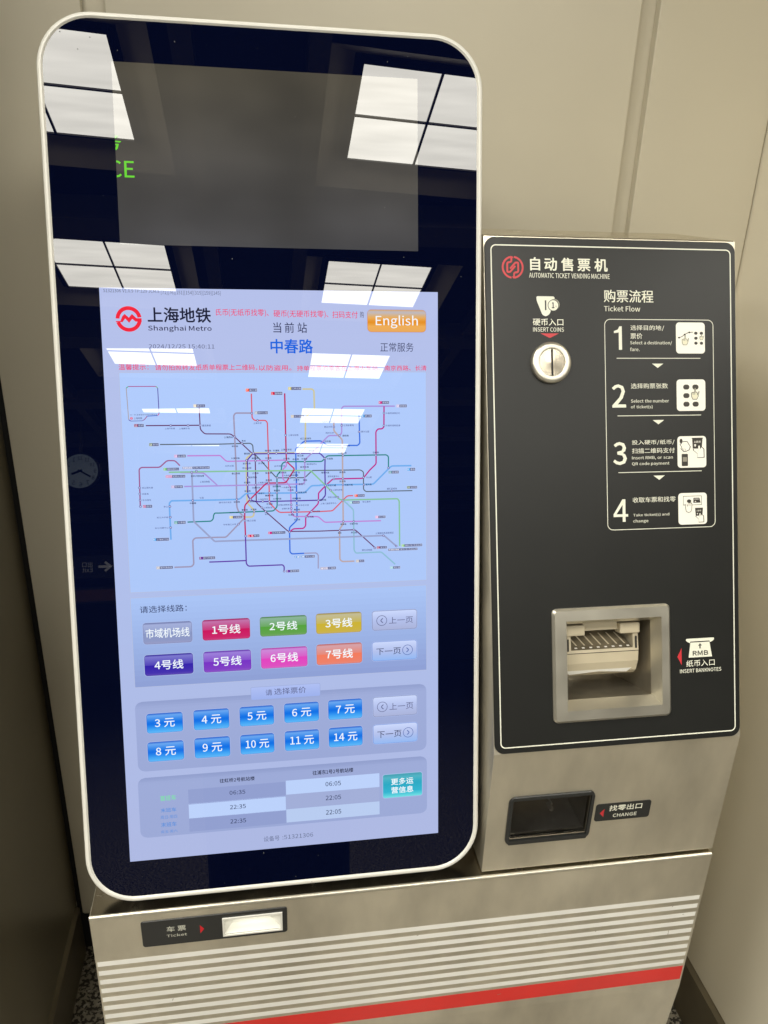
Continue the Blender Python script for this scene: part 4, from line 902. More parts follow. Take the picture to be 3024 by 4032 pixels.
STATIONS_ = [
  ((65.6, 545.0, 77.4, 547.1), '上海汽车城', 0),
  ((82.0, 544.8, 94.6, 546.9), '上海赛车场', 0),
  ((109.4, 547.9, 119.5, 550.3), '嘉定新城', 0),
  ((170.1, 550.1, 180.1, 552.3), '上海大学', 0),
  ((211.7, 535.0, 224.2, 537.3), '上海马戏城', 0),
  ((134.5, 533.5, 145.1, 535.9), '上海西站', 1),
  ((155.5, 529.0, 160.3, 531.1), '真如', 1),
  ((143.4, 522.6, 151.1, 524.7), '铜川路', 1),
  ((157.9, 513.3, 165.0, 515.6), '曹杨路', 1),
  ((182.9, 516.5, 190.7, 518.7), '镇坪路', 1),
  ((192.9, 516.4, 200.6, 518.7), '中潭路', 1),
  ((202.4, 517.4, 215.5, 519.8), '上海火车站', 1),
  ((226.5, 530.5, 239.6, 532.9), '虹口足球场', 1),
  ((235.9, 515.5, 243.3, 517.8), '海伦路', 1),
  ((222.3, 509.7, 230.0, 512.0), '宝山路', 1),
  ((142.0, 508.0, 152.5, 510.2), '大渡河路', 1),
  ((166.9, 507.6, 174.8, 509.8), '隆德路', 1),
  ((183.2, 507.5, 190.7, 509.7), '长寿路', 1),
  ((205.0, 506.3, 212.8, 508.6), '汉中路', 1),
  ((216.5, 505.5, 224.3, 507.7), '曲阜路', 1),
  ((227.2, 505.7, 234.4, 507.9), '天潼路', 1),
  ((155.9, 501.4, 165.5, 503.6), '金沙江路', 1),
  ((174.6, 501.2, 182.3, 503.4), '武宁路', 1),
  ((134.7, 498.9, 144.9, 501.0), '长风公园', 0),
  ((194.1, 497.5, 207.2, 499.6), '自然博物馆', 0),
  ((233.5, 499.1, 246.2, 501.3), '国际客运中心', 0),
  ((155.3, 495.8, 165.9, 498.1), '中山公园', 1),
  ((225.5, 495.6, 236.1, 497.8), '南京东路', 1),
  ((251.0, 550.7, 265.9, 553.0), '上海财经大学', 0),
  ((255.9, 544.4, 265.8, 546.8), '复旦大学', 0),
  ((257.8, 537.0, 267.9, 539.3), '同济大学', 0),
  ((279.9, 546.0, 292.7, 548.4), '江湾体育场', 0),
  ((278.6, 533.4, 286.2, 535.7), '国权路', 1),
  ((256.4, 526.6, 263.9, 529.0), '四平路', 1),
  ((301.8, 538.0, 311.8, 540.4), '黄兴公园', 0),
  ((282.9, 521.0, 287.5, 523.2), '嫩江', 1),
  ((333.0, 560.4, 350.9, 562.7), '外高桥保税区北', 0),
  ((332.8, 545.1, 351.2, 547.4), '外高桥保税区南', 0),
  ((272.4, 512.1, 283.0, 514.4), '江浦公园', 1),
  ((316.3, 511.9, 323.8, 514.2), '巨峰路', 1),
  ((258.5, 505.2, 266.1, 507.6), '大连路', 1),
  ((35.9, 474.6, 48.7, 476.8), '淀山湖大道', 0),
  ((35.8, 467.2, 43.2, 469.3), '朱家角', 0),
  ((35.8, 459.8, 45.9, 461.8), '东方绿舟', 0),
  ((93.8, 487.3, 109.3, 489.7), '虹桥2号航站楼', 1),
  ((103.9, 480.2, 115.6, 482.5), '上海动物园', 0),
  ((102.8, 460.7, 107.9, 463.0), '七宝', 0),
  ((91.0, 454.4, 98.7, 456.6), '中春路', 1),
  ((60.1, 451.2, 65.0, 453.3), '佘山', 0),
  ((51.6, 438.2, 65.1, 440.2), '松江大学城', 0),
  ((48.9, 425.4, 65.0, 427.3), '松江体育中心', 0),
  ((142.3, 489.4, 152.4, 491.7), '娄山关路', 1),
  ((167.0, 489.3, 174.6, 491.5), '江苏路', 1),
  ((182.9, 489.1, 190.2, 491.3), '静安寺', 1),
  ((214.4, 489.0, 224.8, 491.2), '人民广场', 1),
  ((199.1, 489.3, 208.5, 491.5), '南京西路', 1),
  ((162.7, 484.3, 172.4, 486.5), '延安西路', 1),
  ((202.7, 485.8, 223.0, 487.9), '一大会址·黄陂南路', 1),
  ((182.9, 480.3, 190.7, 482.5), '常熟路', 1),
  ((156.8, 478.1, 164.4, 480.3), '虹桥路', 1),
  ((172.7, 477.5, 185.8, 479.7), '上海图书馆', 0),
  ((216.6, 479.7, 224.2, 481.9), '大世界', 1),
  ((228.5, 479.4, 233.5, 481.7), '豫园', 1),
  ((166.2, 471.4, 175.9, 473.6), '交通大学', 1),
  ((191.4, 472.4, 201.5, 474.6), '陕西南路', 1),
  ((202.0, 471.1, 219.5, 473.1), '一大会址·新天地', 1),
  ((223.0, 474.5, 230.9, 476.8), '老西门', 1),
  ((192.5, 467.4, 200.1, 469.6), '嘉善路', 1),
  ((209.4, 467.5, 216.8, 469.7), '马当路', 1),
  ((156.8, 467.7, 164.4, 469.8), '宜山路', 1),
  ((173.4, 464.4, 181.3, 466.6), '徐家汇', 1),
  ((181.7, 461.4, 192.0, 463.6), '肇嘉浜路', 1),
  ((222.5, 464.3, 232.9, 466.5), '陆家浜路', 1),
  ((172.8, 457.1, 185.2, 459.2), '上海体育场', 0),
  ((191.1, 457.1, 201.5, 459.3), '大木桥路', 1),
  ((215.1, 456.9, 225.4, 459.1), '西藏南路', 1),
  ((125.5, 454.4, 141.0, 456.4), '漕河泾开发区', 0),
  ((143.5, 454.5, 151.1, 456.7), '桂林路', 1),
  ((160.9, 454.6, 170.4, 456.8), '上海体育馆', 1),
  ((183.1, 450.9, 190.6, 453.2), '东安路', 1),
  ((197.3, 449.3, 211.2, 451.4), '世博会博物馆', 0),
  ((222.3, 448.3, 235.1, 450.4), '中华艺术宫', 0),
  ((201.7, 444.6, 211.1, 446.8), '世博大道', 0),
  ((179.6, 446.5, 190.1, 448.6), '上海游泳馆', 0),
  ((152.6, 444.5, 160.2, 446.7), '漕宝路', 1),
  ((163.5, 444.7, 170.8, 446.9), '龙漕路', 1),
  ((216.5, 442.9, 224.1, 445.1), '耀华路', 1),
  ((138.0, 441.8, 148.7, 443.6), '桂林公园', 1),
  ((180.5, 438.4, 185.4, 440.5), '龙华', 1),
  ((209.5, 436.6, 217.0, 438.8), '长清路', 1),
  ((216.4, 430.4, 224.0, 432.6), '成山路', 1),
  ((233.2, 433.4, 240.8, 435.6), '东明路', 1),
  ((240.2, 440.1, 248.9, 442.2), '高科西路', 1),
  ((158.9, 430.9, 169.4, 433.1), '锦江乐园', 0),
  ((129.9, 427.0, 145.6, 429.0), '华东理工大学', 0),
  ((251.1, 488.1, 261.1, 490.4), '浦东大道', 1),
  ((274.0, 488.1, 281.6, 490.4), '昌邑路', 1),
  ((259.1, 483.2, 273.7, 485.6), '源深体育中心', 0),
  ((307.4, 481.0, 314.5, 483.4), '云山路', 0),
  ((273.9, 476.7, 281.6, 479.1), '民生路', 1),
  ((258.9, 472.0, 269.3, 474.3), '世纪大道', 1),
  ((280.2, 472.1, 290.4, 474.4), '杨高中路', 1),
  ((306.5, 472.0, 314.2, 474.3), '蓝天路', 1),
  ((264.5, 466.2, 277.2, 468.4), '上海科技馆', 0),
  ((333.4, 465.9, 346.3, 468.4), '浦东足球场', 0),
  ((258.9, 457.3, 269.3, 459.5), '世纪公园', 0),
  ((249.1, 454.0, 256.9, 456.5), '蓝村路', 1),
  ((249.5, 449.7, 269.7, 451.9), '上海儿童医学中心', 0),
  ((302.4, 450.3, 312.7, 452.6), '张江高科', 0),
  ((273.9, 422.8, 281.6, 425.1), '莲溪路', 1),
  ((285.8, 422.9, 296.1, 425.1), '华夏中路', 1),
  ((270.7, 411.8, 275.3, 414.1), '御桥', 1),
  ((287.3, 411.7, 294.9, 414.0), '罗山路', 1),
  ((318.2, 409.8, 341.8, 412.2), '上海国际旅游度假区', 0),
  ((300.9, 388.8, 313.8, 391.1), '野生动物园', 0)]
DOTS_ = [(72.6, 549.6), (92.8, 549.4), (106.9, 549.6), (168.6, 563.2), (175.3, 554.5), (208.7, 536.1), (147.5, 535.0), (155.8, 526.9), (169.0, 515.0), (187.1, 514.3), (196.8, 514.1), (208.9, 514.7), (225.9, 514.0), (239.4, 513.7), (232.6, 528.5), (171.3, 505.6), (160.6, 506.2), (186.9, 505.7), (208.8, 504.1), (231.3, 503.3), (330.7, 561.8), (330.5, 546.4), (299.3, 539.1), (277.8, 547.2), (268.1, 551.7), (268.0, 545.5), (320.0, 509.7), (278.7, 510.0), (256.2, 506.7), (335.8, 493.5), (274.5, 534.7), (33.1, 475.8), (33.1, 468.4), (33.1, 460.9), (33.1, 453.3), (67.5, 452.3), (67.5, 439.2), (67.3, 426.5), (94.7, 458.8), (95.0, 493.2), (100.4, 494.5), (161.3, 485.5), (186.5, 477.9), (196.5, 477.7), (220.3, 483.6), (212.4, 483.7), (186.9, 465.8), (196.2, 465.6), (220.3, 465.3), (163.6, 458.5), (220.4, 454.6), (186.6, 455.2), (178.7, 455.4), (220.4, 449.3), (213.5, 450.2), (213.4, 445.6), (220.4, 440.8), (214.8, 441.0), (181.7, 442.8), (156.4, 442.7), (167.9, 442.8), (156.4, 432.1), (156.4, 413.0), (210.4, 416.3), (231.3, 434.8), (220.3, 434.7), (237.9, 441.1), (246.9, 455.0), (202.5, 366.9), (148.5, 428.2), (147.3, 458.9), (160.8, 476.3), (170.8, 476.0), (177.5, 447.6), (197.1, 484.1), (266.9, 481.1), (278.1, 481.2), (304.1, 482.3), (304.4, 473.0), (278.1, 473.5), (256.2, 472.9), (262.4, 467.3), (271.5, 458.2), (277.8, 454.2), (277.8, 427.4), (291.0, 427.0), (290.8, 416.3), (273.1, 416.0), (317.3, 392.2), (344.9, 393.7), (339.8, 464.3), (328.5, 407.7)]
SK = (1.34, 1.30, 1.09)
def sc(c): return tuple(v*k for v, k in zip(lin(c), SK))
mb = MB()
mb.grad(-1, -.5, 399.3, 709, .01, SW, [(0, (152, 164, 218)), (.5, (154, 170, 226)), (1, (160, 172, 226))], n=20)
mb.c = [tuple(v*k for v, k in zip(c, SK)) for c in mb.c]
ts = make('touchscreen', mb, 'screen', SCR, TM)
def scr(name, mb): return make(name, mb, 'screen', SCR, ts)
a1, a2, a3, a4, a5, a6 = SW+.08, SW+.16, SW+.24, SW+.32, SW+.40, SW+.48
def pan(name, x0, y0, x1, y1, r, stops, edge=None, n=16):
    mb = MB()
    if edge: mb.poly(rr(x0-.7, y0-.7, x1+.7, y1+.7, r+.7, 5), a1-.03, sc(edge))
    mb.grad(x0, y0, x1, y1, r, a1, stops, n=n)
    mb.c = [tuple(v*k for v, k in zip(c, SK)) for c in mb.c]; return scr(name, mb)
pan('map_panel', 16.5, 348.2, 384.0, 611.6, .02, [(0, (152, 178, 240)), (1, (156, 182, 244))], (140, 152, 208))
pan('line_panel', 16.2, 228.3, 383.8, 340.9, .02, [(0, (125, 142, 205)), (.35, (134, 156, 218)), (1, (150, 176, 238))], (140, 152, 208))
pan('fare_panel', 14.6, 118.2, 383.6, 209.3, 9, [(0, (136, 150, 206)), (.9, (140, 154, 210)), (1, (128, 142, 198))])
pan('timetable_panel', 13.4, 29.8, 384.1, 109.8, 9, [(0, (136, 150, 206)), (.9, (138, 152, 208)), (1, (126, 140, 196))])
mb = MB(); x0, y0, x1, y1 = 157.1, 202.5, 244.2, 218.7; mb.poly(rr(x0-.5, y0-.5, x1+.5, y1+.5, 2), a2, sc((135, 150, 205))); mb.grad(x0, y0, x1, y1, 1.6, a3, [(0, (158, 178, 238)), (1, (176, 192, 244))]); scr('fare_heading', mb)
for (x0, y0, x1, y1), c in CELLS_:
    mb = MB(); mb.poly([(x0, y0), (x1, y0), (x1, y1), (x0, y1)], a2, sc(c)); scr('timetable_cell', mb)
# metro emblem
mb = MB(); c = (30.3, 673.7); R1 = 14.6; MR = sc((215, 35, 60))
mb.arc(c, R1*.70, R1, 9, 178, a2, MR, 30); mb.arc(c, R1*.70, R1, 197, 358, a2, MR, 30)
k = R1/121.0
Mp = [(-121, -20), (-78, -20), (-58, 26), (-35, 48), (2, 12), (32, 48), (74, 8), (121, 8), (121, -26), (62, -24), (34, 2), (3, -36), (-32, 4), (-58, -30), (-120, -30)]
mb.poly([(c[0]+x*k, c[1]+y*k) for x, y in Mp], a3, MR); scr('emblem', mb)
# route lines
ROUTES = [
  ('11', (88, 34, 92), 1.0, [[(43.9, 549.8), (107.3, 549.5)], [(106.6, 570.7), (106.9, 549.6), (107.1, 544.4), (111.9, 539.1), (142.6, 538.6), (147.3, 535.0), (168.2, 513.9), (171.1, 512.7), (171.0, 494.4), (170.9, 476.4), (170.9, 454.1), (181.7, 442.8), (208.9, 417.0), (248.4, 416.1), (292.5, 416.4), (318.0, 392.2)]]),
  ('14', (78, 88, 104), 1.0, [[(59.2, 527.2), (127.7, 526.5), (165.7, 527.0), (168.6, 524.7), (169.0, 515.4), (177.6, 506.2), (186.9, 494.8), (196.3, 484.1), (230.9, 483.5), (238.6, 490.7), (240.9, 492.2), (300.4, 491.7), (304.1, 489.1), (303.9, 467.1), (306.8, 464.3), (366.2, 464.0)]]),
  ('13', (170, 115, 205), 1.2, [[(90.4, 513.1), (127.2, 512.8), (129.4, 512.7), (136.4, 505.5), (206.6, 505.7), (208.8, 502.6), (208.6, 498.1), (204.1, 494.4), (203.8, 482.4), (208.9, 477.8), (213.2, 471.6), (213.2, 440.3), (216.1, 435.6), (246.5, 434.5), (254.5, 427.0), (291.0, 427.0), (325.7, 426.8)]]),
  ('7', (190, 85, 110), 1.2, [[(168.8, 586.7), (168.8, 562.8), (168.8, 557.6), (171.7, 554.5), (184.9, 554.4), (187.0, 551.5), (187.1, 514.3), (186.9, 494.1), (186.9, 453.3), (193.8, 445.5), (198.9, 441.1), (248.9, 440.8), (264.5, 441.2), (277.8, 454.2), (283.4, 459.6), (290.6, 459.6)]]),
  ('15', (140, 135, 175), 1.4, [[(168.9, 563.4), (149.3, 563.6), (147.0, 560.8), (147.4, 529.1), (147.8, 494.9), (147.0, 449.8), (149.0, 443.7), (156.2, 435.9), (132.8, 412.3), (123.6, 412.6), (95.8, 412.7), (92.8, 409.9), (92.9, 380.2), (90.0, 377.3), (69.6, 377.3)]]),
  ('3', (182, 178, 150), 1.5, [[(230.3, 591.8), (242.2, 591.8), (244.4, 589.5), (244.5, 567.3), (233.3, 557.7), (232.4, 520.3), (226.3, 514.3), (168.3, 515.0), (160.3, 508.8), (159.9, 494.7), (159.7, 454.0), (168.0, 444.7), (167.0, 437.9), (164.4, 436.4), (156.2, 436.7)]]),
  ('4', (78, 48, 160), 1.2, [[(168.2, 514.1), (250.3, 513.4), (250.3, 513.0), (256.4, 506.7), (255.9, 492.7), (256.0, 460.7), (250.8, 454.9), (249.2, 455.0), (171.7, 455.2), (165.0, 456.9), (160.7, 462.3), (161.4, 494.7), (161.4, 506.5), (168.2, 514.1)]]),
  ('8', (50, 100, 215), 1.3, [[(299.4, 559.2), (300.0, 525.1), (297.4, 522.2), (258.8, 522.9), (253.9, 527.5), (250.6, 528.6), (231.1, 528.5), (220.4, 519.0), (220.5, 493.4), (220.2, 430.9), (210.5, 421.9), (210.4, 391.0), (212.7, 388.5), (228.0, 388.7)]]),
  ('P', (140, 140, 185), 1.2, [[(228.0, 388.7), (243.3, 388.6), (245.6, 385.8), (245.2, 368.6)]]),
  ('10', (150, 130, 210), 1.3, [[(344.5, 570.2), (280.1, 570.6), (277.8, 567.7), (277.6, 537.9), (274.9, 534.8), (261.5, 535.0), (252.2, 525.9), (250.5, 523.7), (231.3, 505.2), (231.1, 493.2), (230.7, 478.0), (228.4, 475.8), (125.9, 476.0), (85.3, 476.1)], [(124.5, 476.8), (109.0, 492.0), (81.6, 493.0)]]),
  ('18', (165, 150, 165), 1.5, [[(268.2, 556.3), (267.9, 540.6), (278.2, 529.6), (278.0, 492.2), (277.7, 424.4), (272.9, 417.7), (272.7, 379.0), (275.7, 376.3), (291.1, 376.2)]]),
  ('12', (35, 120, 130), 1.2, [[(335.8, 493.3), (335.9, 507.7), (333.3, 509.9), (259.4, 510.0), (256.0, 506.7), (252.6, 503.4), (250.1, 503.1), (250.1, 503.3), (208.8, 503.7), (205.0, 502.7), (202.7, 499.7), (202.6, 493.8), (196.8, 487.1), (196.1, 448.4), (191.5, 443.2), (124.7, 442.5), (120.3, 442.7), (118.8, 440.1), (118.3, 435.6), (115.6, 432.8), (87.5, 432.6)]]),
  ('6', (165, 30, 135), 1.3, [[(330.9, 570.1), (330.5, 544.7), (328.1, 542.3), (323.0, 542.3), (320.3, 539.0), (320.2, 498.7), (312.3, 491.5), (303.6, 481.1), (265.6, 481.1), (256.2, 472.9), (249.4, 465.9), (247.5, 463.8), (247.0, 450.8), (230.9, 434.4), (230.7, 423.6), (227.9, 420.2), (215.0, 420.1), (211.1, 416.5)]]),
  ('9', (100, 155, 230), 1.5, [[(365.1, 495.7), (339.6, 495.8), (334.5, 491.0), (316.3, 473.4), (249.5, 473.9), (249.5, 473.4), (239.0, 473.4), (232.0, 466.5), (229.7, 464.7), (158.6, 465.8), (150.6, 458.8), (125.2, 458.7), (69.4, 459.1), (67.0, 456.2), (67.0, 411.6)]]),
  ('2', (120, 175, 150), 1.4, [[(68.0, 493.7), (126.5, 493.5), (237.9, 492.4), (249.7, 480.2), (273.6, 455.2), (277.8, 454.4), (347.1, 454.2), (349.2, 451.4), (349.4, 393.5)]]),
  ('17', (140, 85, 140), 1.2, [[(81.3, 501.4), (75.8, 507.6), (66.5, 507.8), (57.6, 499.9), (36.3, 500.2), (33.7, 498.0), (33.0, 453.5)]]),
  ('16', (125, 170, 205), 1.4, [[(278.2, 454.2), (290.8, 441.9), (290.9, 390.4), (293.0, 386.5), (325.7, 386.7), (343.4, 370.1)]]),
  ('A', (135, 145, 195), 1.6, [[(95.0, 493.1), (94.8, 433.3), (119.1, 407.5), (123.4, 407.7), (248.2, 407.5), (248.2, 407.9), (329.4, 407.7), (344.9, 393.7)]]),
  ('1', (165, 25, 90), 1.3, [[(208.8, 586.8), (208.7, 514.7), (208.8, 504.1), (218.7, 494.5), (207.4, 477.8), (185.0, 477.9), (182.7, 476.9), (163.6, 458.5), (156.7, 451.1), (156.2, 435.9), (156.4, 413.0)]]),
  ('5', (85, 45, 160), 1.2, [[(156.4, 413.0), (156.3, 378.4), (158.8, 375.1), (201.0, 375.1), (202.8, 372.7), (202.5, 366.9)], [(156.0, 382.3), (122.5, 382.1), (111.5, 382.2)]])]
for n_, c, wd, pls in ROUTES:
    mb = MB()
    for pl in pls:
        mb.ribbon(pl, wd*1.3, a2+.003*ROUTES.index((n_, c, wd, pls)), sc(c))
    scr('route_line', mb)
mb = MB()
for p in DOTS_:
    mb.disc(p, 1.5, a3+.02, sc((88, 84, 150)), 10); mb.disc(p, .75, a3+.05, sc((190, 196, 240)), 8)
scr('station_marks', mb)['kind'] = 'stuff'
mb = MB()
for bb, s, d in STATIONS_:
    text(mb, s, bb, a4, sc((22, 30, 75) if d else (80, 92, 150)), .5)
scr('station_names', mb)['kind'] = 'stuff'
for bb, sx, num, c, nm in TERMS_:
    x0, y0, x1, y1 = bb; mb = MB(); mb.poly([(x0-.4, y0-.4), (x1+.4, y0-.4), (x1+.4, y1+.4), (x0-.4, y1+.4)], a3+.045, sc((175, 190, 240)))
    mb.poly([(x0, y0), (sx, y0), (sx, y1), (x0, y1)], a4, sc(c)); mb.poly([(sx, y0), (x1, y0), (x1, y1), (sx, y1)], a4, sc((68, 80, 135)))
    h = (y1-y0); text(mb, num, (x0+.5, y0+h*.16, sx-.4, y1-h*.16), a5, sc((225, 225, 245)), .5, keep=len(num) < 3)
    text(mb, nm, (sx+.6, y0+h*.18, x1-.5, y1-h*.18), a5, sc((190, 198, 232)), .1); scr('terminal_label', mb)
# caption frame at the map's upper left corner (its code square left blank)
mb = MB(); x0, y0, x1, y1 = 23.5, 555.8, 59.5, 595.9
fr = [(26, 595.9), (57.5, 595.9), (59.5, 594), (59.8, 564), (58, 561.6), (46, 561.0), (42.6, 557.0), (40, 555.6), (27, 555.4), (24.6, 557), (23.6, 594)]
cols = [(150, 60, 130), (110, 150, 90), (70, 50, 150), (190, 60, 110), (60, 100, 200), (140, 60, 130), (120, 90, 160), (100, 120, 190), (80, 60, 160), (150, 140, 150), (60, 150, 110)]
for i in range(len(fr)): mb.ribbon([fr[i], fr[(i+1) % len(fr)]], .9, a3, sc(cols[i]))
text(mb, '扫一扫 查看更多线网运营信息', (26.2, 561.9, 57.6, 563.6), a3, sc((70, 80, 130))); text(mb, '上海地铁', (30.6, 557.4, 40.2, 559.9), a3, sc((60, 70, 120)), .2)
mb.arc((27.8, 558.6), 1.0, 1.6, 0, 360, a3, sc((215, 60, 80)), 12); mb.poly([(26.4, 558.3), (29.2, 558.3), (29.2, 558.9), (26.4, 558.9)], a3+.02, sc((215, 60, 80)))
scr('map_caption', mb)
# buttons
def mixc(c, d, k): return tuple(c[i]*(1-k)+d[i]*k for i in range(3))
def button(name, bb, txt, c, tb=None, bold=.35, stops=None, tc=(215, 225, 248), edge=None, r=3.2):
    x0, y0, x1, y1 = bb; mb = MB()
    mb.poly(rr(x0-1.1, y0-1.1, x1+1.1, y1+1.1, r+1.1, 5), a2-.02, sc((150, 166, 224)))
    mb.poly(rr(x0-.35, y0-.35, x1+.35, y1+.35, r+.35, 5), a2, sc(edge or mixc(c, (20, 20, 60), .35)))
    st = stops or [(0, mixc(c, (170, 150, 190), .30)), (.12, mixc(c, (170, 150, 190), .12)), (.49, c), (.5, mixc(c, (160, 165, 215), .22)), (.92, mixc(c, (165, 175, 228), .55)), (1, mixc(c, (30, 20, 80), .25))]
    q = MB(); q.grad(x0, y0, x1, y1, r, a3, st, n=18); q.c = [tuple(v*k for v, k in zip(c_, SK)) for c_ in q.c]
    n0 = len(mb.v); mb.v += q.v; mb.f += [tuple(i+n0 for i in f) for f in q.f]; mb.c += q.c; mb.m += q.m
    for s, b in (txt if isinstance(txt, list) else [(txt, tb)]): text(mb, s, b, a5, sc(tc), bold)
    return mb
for bb, s, c in LINEB_:
    x0, y0, x1, y1 = bb
    if 181 < x0 < 183: x0 = 171.0; bb = (x0, y0, x1, y1)
    m_ = .045 if len(s) > 3 else .20; w_ = x1-x0; h = y1-y0
    scr('line_button', button('line_button', bb, s, c, (x0+w_*m_, y0+h*.27, x1-w_*m_, y0+h*.74), .25 if len(s) > 3 else .45))
for bb, s in FAREB_:
    x0, y0, x1, y1 = bb; w_ = x1-x0; h = y1-y0; m_ = .22 if len(s) < 4 else .15
    scr('fare_button', button('fare_button', bb, s, (20, 105, 220), (x0+w_*m_, y0+h*.27, x1-w_*m_, y0+h*.73), .3,
        [(0, (85, 165, 240)), (.2, (55, 145, 236)), (.46, (15, 100, 222)), (.54, (18, 102, 222)), (.9, (95, 150, 232)), (1, (40, 90, 200))], edge=(25, 80, 180)))
for k, (bb, nx, s) in enumerate(PAGEB_):
    x0, y0, x1, y1 = bb; h = y1-y0; mb = button('page_button', bb, s, (150, 165, 225), (x0+21.5, y0+h*.30, x1-5, y0+h*.66) if not nx else (x0+5, y0+h*.30, x1-21, y0+h*.66), .0,
        [(0, (150, 160, 210)) if not nx else (0, (130, 165, 235)), (.5, (158, 172, 228)), (1, (180, 194, 244))], tc=(80, 84, 128) if not nx else (35, 40, 80), edge=(80, 88, 130) if not nx else (60, 110, 205))
    cx = x0+12 if not nx else x1-12; cy = (y0+y1)/2; q = (82, 88, 135) if not nx else (70, 92, 165)
    mb.arc((cx, cy), 6.2, 6.9, 0, 360, a5, sc(q), 24); s_ = 1 if not nx else -1
    mb.ribbon([(cx+1.5*s_, cy+3), (cx-1.8*s_, cy), (cx+1.5*s_, cy-3)], 1.1, a5, sc(q)); scr('page_button', mb)
bb = (311.6, 660.7, 384.0, 686.9)
scr('language_button', button('language_button', bb, 'English', (200, 130, 40), (321.5, 664.9, 374, 680.6), .15,
    [(0, (205, 150, 90)), (.25, (210, 155, 85)), (.45, (200, 125, 30)), (.62, (205, 150, 80)), (.9, (165, 165, 190)), (1, (190, 150, 110))], tc=(215, 222, 246), edge=(190, 110, 60), r=4.5))
scr('information_button', button('information_button', (325, 55.8, 377.2, 87.8), [('更多运', (335.6, 73.0, 365.6, 82.2)), ('营信息', (335.8, 61.2, 365.6, 70.4))], (30, 150, 190), None, .5,
    [(0, (100, 200, 220)), (.25, (40, 160, 200)), (.6, (35, 150, 188)), (.85, (70, 160, 190)), (1, (60, 140, 170))], edge=(110, 170, 205), r=2.5))
for bb, s, c, bd in STX_:
    x0, y0, x1, y1 = bb; e = .13*(y1-y0) if y1-y0 < 7 and y0 < 600 else .04*(y1-y0)
    mb = MB(); text(mb, s, (x0, y0-e, x1, y1+e), a6, sc(c), min(bd, .7)); scr('lettering', mb)

# ================================================================== the person taking the picture (seen only as a reflection)
pe = empty('person', (.20, -1.25, 0)); tag(pe, 'person in a dark navy coat holding up a phone before the screen', 'person')
def skin(name, joints, edges, m, parent, sub=2):
    me = bpy.data.meshes.new(name); me.from_pydata([j[0] for j in joints], edges, []); me.materials.append(MATS[m])
    o = bpy.data.objects.new(name, me); COL.objects.link(o); WORLD[o.name] = I4; o.parent = parent; o.matrix_basis = WORLD[parent.name].inverted()
    o.modifiers.new('skin', 'SKIN'); s = o.modifiers.new('sub', 'SUBSURF'); s.levels = sub; s.render_levels = sub
    for i, j in enumerate(joints):
        v = me.skin_vertices[0].data[i]; v.radius = (j[1], j[2] if len(j) > 2 else j[1]); v.use_root = (i == 0)
    return o
px_, py_ = .20, -1.22
J = [((px_, py_, .92), .15, .11), ((px_, py_, 1.12), .135, .10), ((px_, py_, 1.32), .165, .11), ((px_, py_, 1.42), .06), ((px_, py_+.01, 1.47), .05), ((px_, py_+.02, 1.54), .072, .085), ((px_, py_+.01, 1.61), .070, .082), ((px_, py_, 1.66), .04, .05),
     ((px_-.19, py_, 1.36), .06), ((px_-.24, py_+.08, 1.14), .048), ((px_-.13, py_+.28, 1.30), .038), ((px_-.08, py_+.37, 1.47), .026),
     ((px_+.19, py_, 1.36), .06), ((px_+.24, py_+.08, 1.14), .048), ((px_+.11, py_+.28, 1.32), .038), ((px_+.05, py_+.37, 1.49), .026),
     ((px_-.10, py_, .84), .10), ((px_-.11, py_+.01, .47), .065), ((px_-.12, py_-.02, .09), .045), ((px_-.12, py_+.12, .045), .04),
     ((px_+.10, py_, .84), .10), ((px_+.11, py_+.01, .47), .065), ((px_+.12, py_-.02, .09), .045), ((px_+.12, py_+.12, .045), .04)]
E_ = [(0, 1), (1, 2), (2, 3), (3, 4), (4, 5), (5, 6), (6, 7), (2, 8), (8, 9), (9, 10), (10, 11), (2, 12), (12, 13), (13, 14), (14, 15), (0, 16), (16, 17), (17, 18), (18, 19), (0, 20), (20, 21), (21, 22), (22, 23)]
skin('body', J, E_, 'skin', pe)
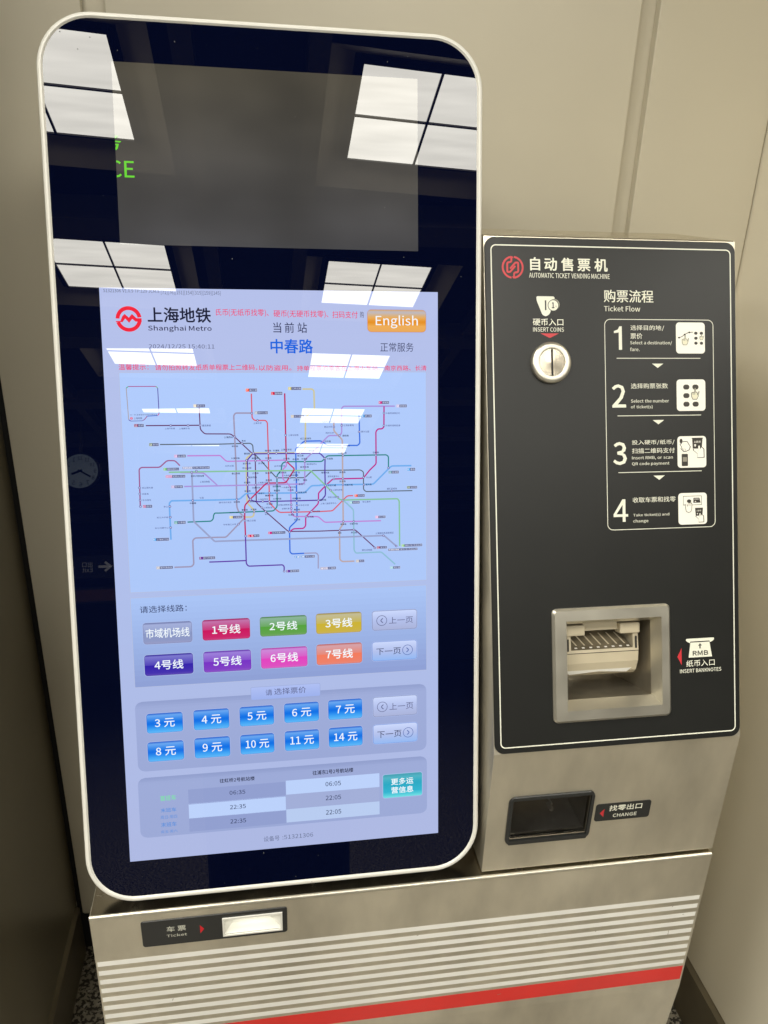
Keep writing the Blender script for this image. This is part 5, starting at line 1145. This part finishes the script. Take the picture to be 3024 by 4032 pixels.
coat = [((px_, py_, .34), .205, .15), ((px_, py_, .92), .185, .14), ((px_, py_, 1.12), .165, .13), ((px_, py_, 1.33), .19, .135), ((px_, py_, 1.42), .08, .08),
        ((px_-.20, py_, 1.37), .082), ((px_-.25, py_+.08, 1.13), .068), ((px_-.14, py_+.27, 1.29), .055),
        ((px_+.20, py_, 1.37), .082), ((px_+.25, py_+.08, 1.13), .068), ((px_+.12, py_+.27, 1.31), .055)]
skin('coat', coat, [(0, 1), (1, 2), (2, 3), (3, 4), (3, 5), (5, 6), (6, 7), (3, 8), (8, 9), (9, 10)], 'navy', pe)
skin('trousers', [((px_, py_, .86), .16, .12), ((px_-.11, py_, .78), .115), ((px_-.115, py_+.01, .47), .085), ((px_-.12, py_-.02, .12), .07), ((px_+.11, py_, .78), .115), ((px_+.115, py_+.01, .47), .085), ((px_+.12, py_-.02, .12), .07)],
     [(0, 1), (1, 2), (2, 3), (0, 4), (4, 5), (5, 6)], 'navy', pe)
skin('hair', [((px_, py_-.03, 1.55), .085, .07), ((px_, py_-.02, 1.62), .088, .09), ((px_, py_-.005, 1.665), .06, .07)], [(0, 1), (1, 2)], 'hair', pe)
for sg, hx, hz in ((-1, px_-.075, 1.50), (1, px_+.045, 1.52)):
    for q in range(4):
        z = hz+.022*q
        skin('finger', [((hx+sg*.012, py_+.375, z-.01), .010), ((hx+sg*.018, py_+.400, z+.004), .009), ((hx+sg*.004, py_+.412, z+.010), .0085), ((hx-sg*.012, py_+.413, z+.012), .008)], [(0, 1), (1, 2), (2, 3)], 'skin', pe, 1)
    skin('thumb', [((hx, py_+.37, hz-.01), .011), ((hx-sg*.015, py_+.383, hz+.02), .010), ((hx-sg*.028, py_+.386, hz+.045), .009)], [(0, 1), (1, 2)], 'skin', pe, 1)
mb = MB(); wbox(mb, CAM.x-.036, CAM.x+.036, CAM.y-.016, CAM.y-.008, CAM.z-.135, CAM.z+.015)
ph = make('phone', mb, 'phone', I4, None, unit_mm=False, bevel=.002); tag(ph, 'black phone held up to photograph the screen', 'phone')
bpy.data.objects.remove(TOB); bpy.data.curves.remove(TCU)
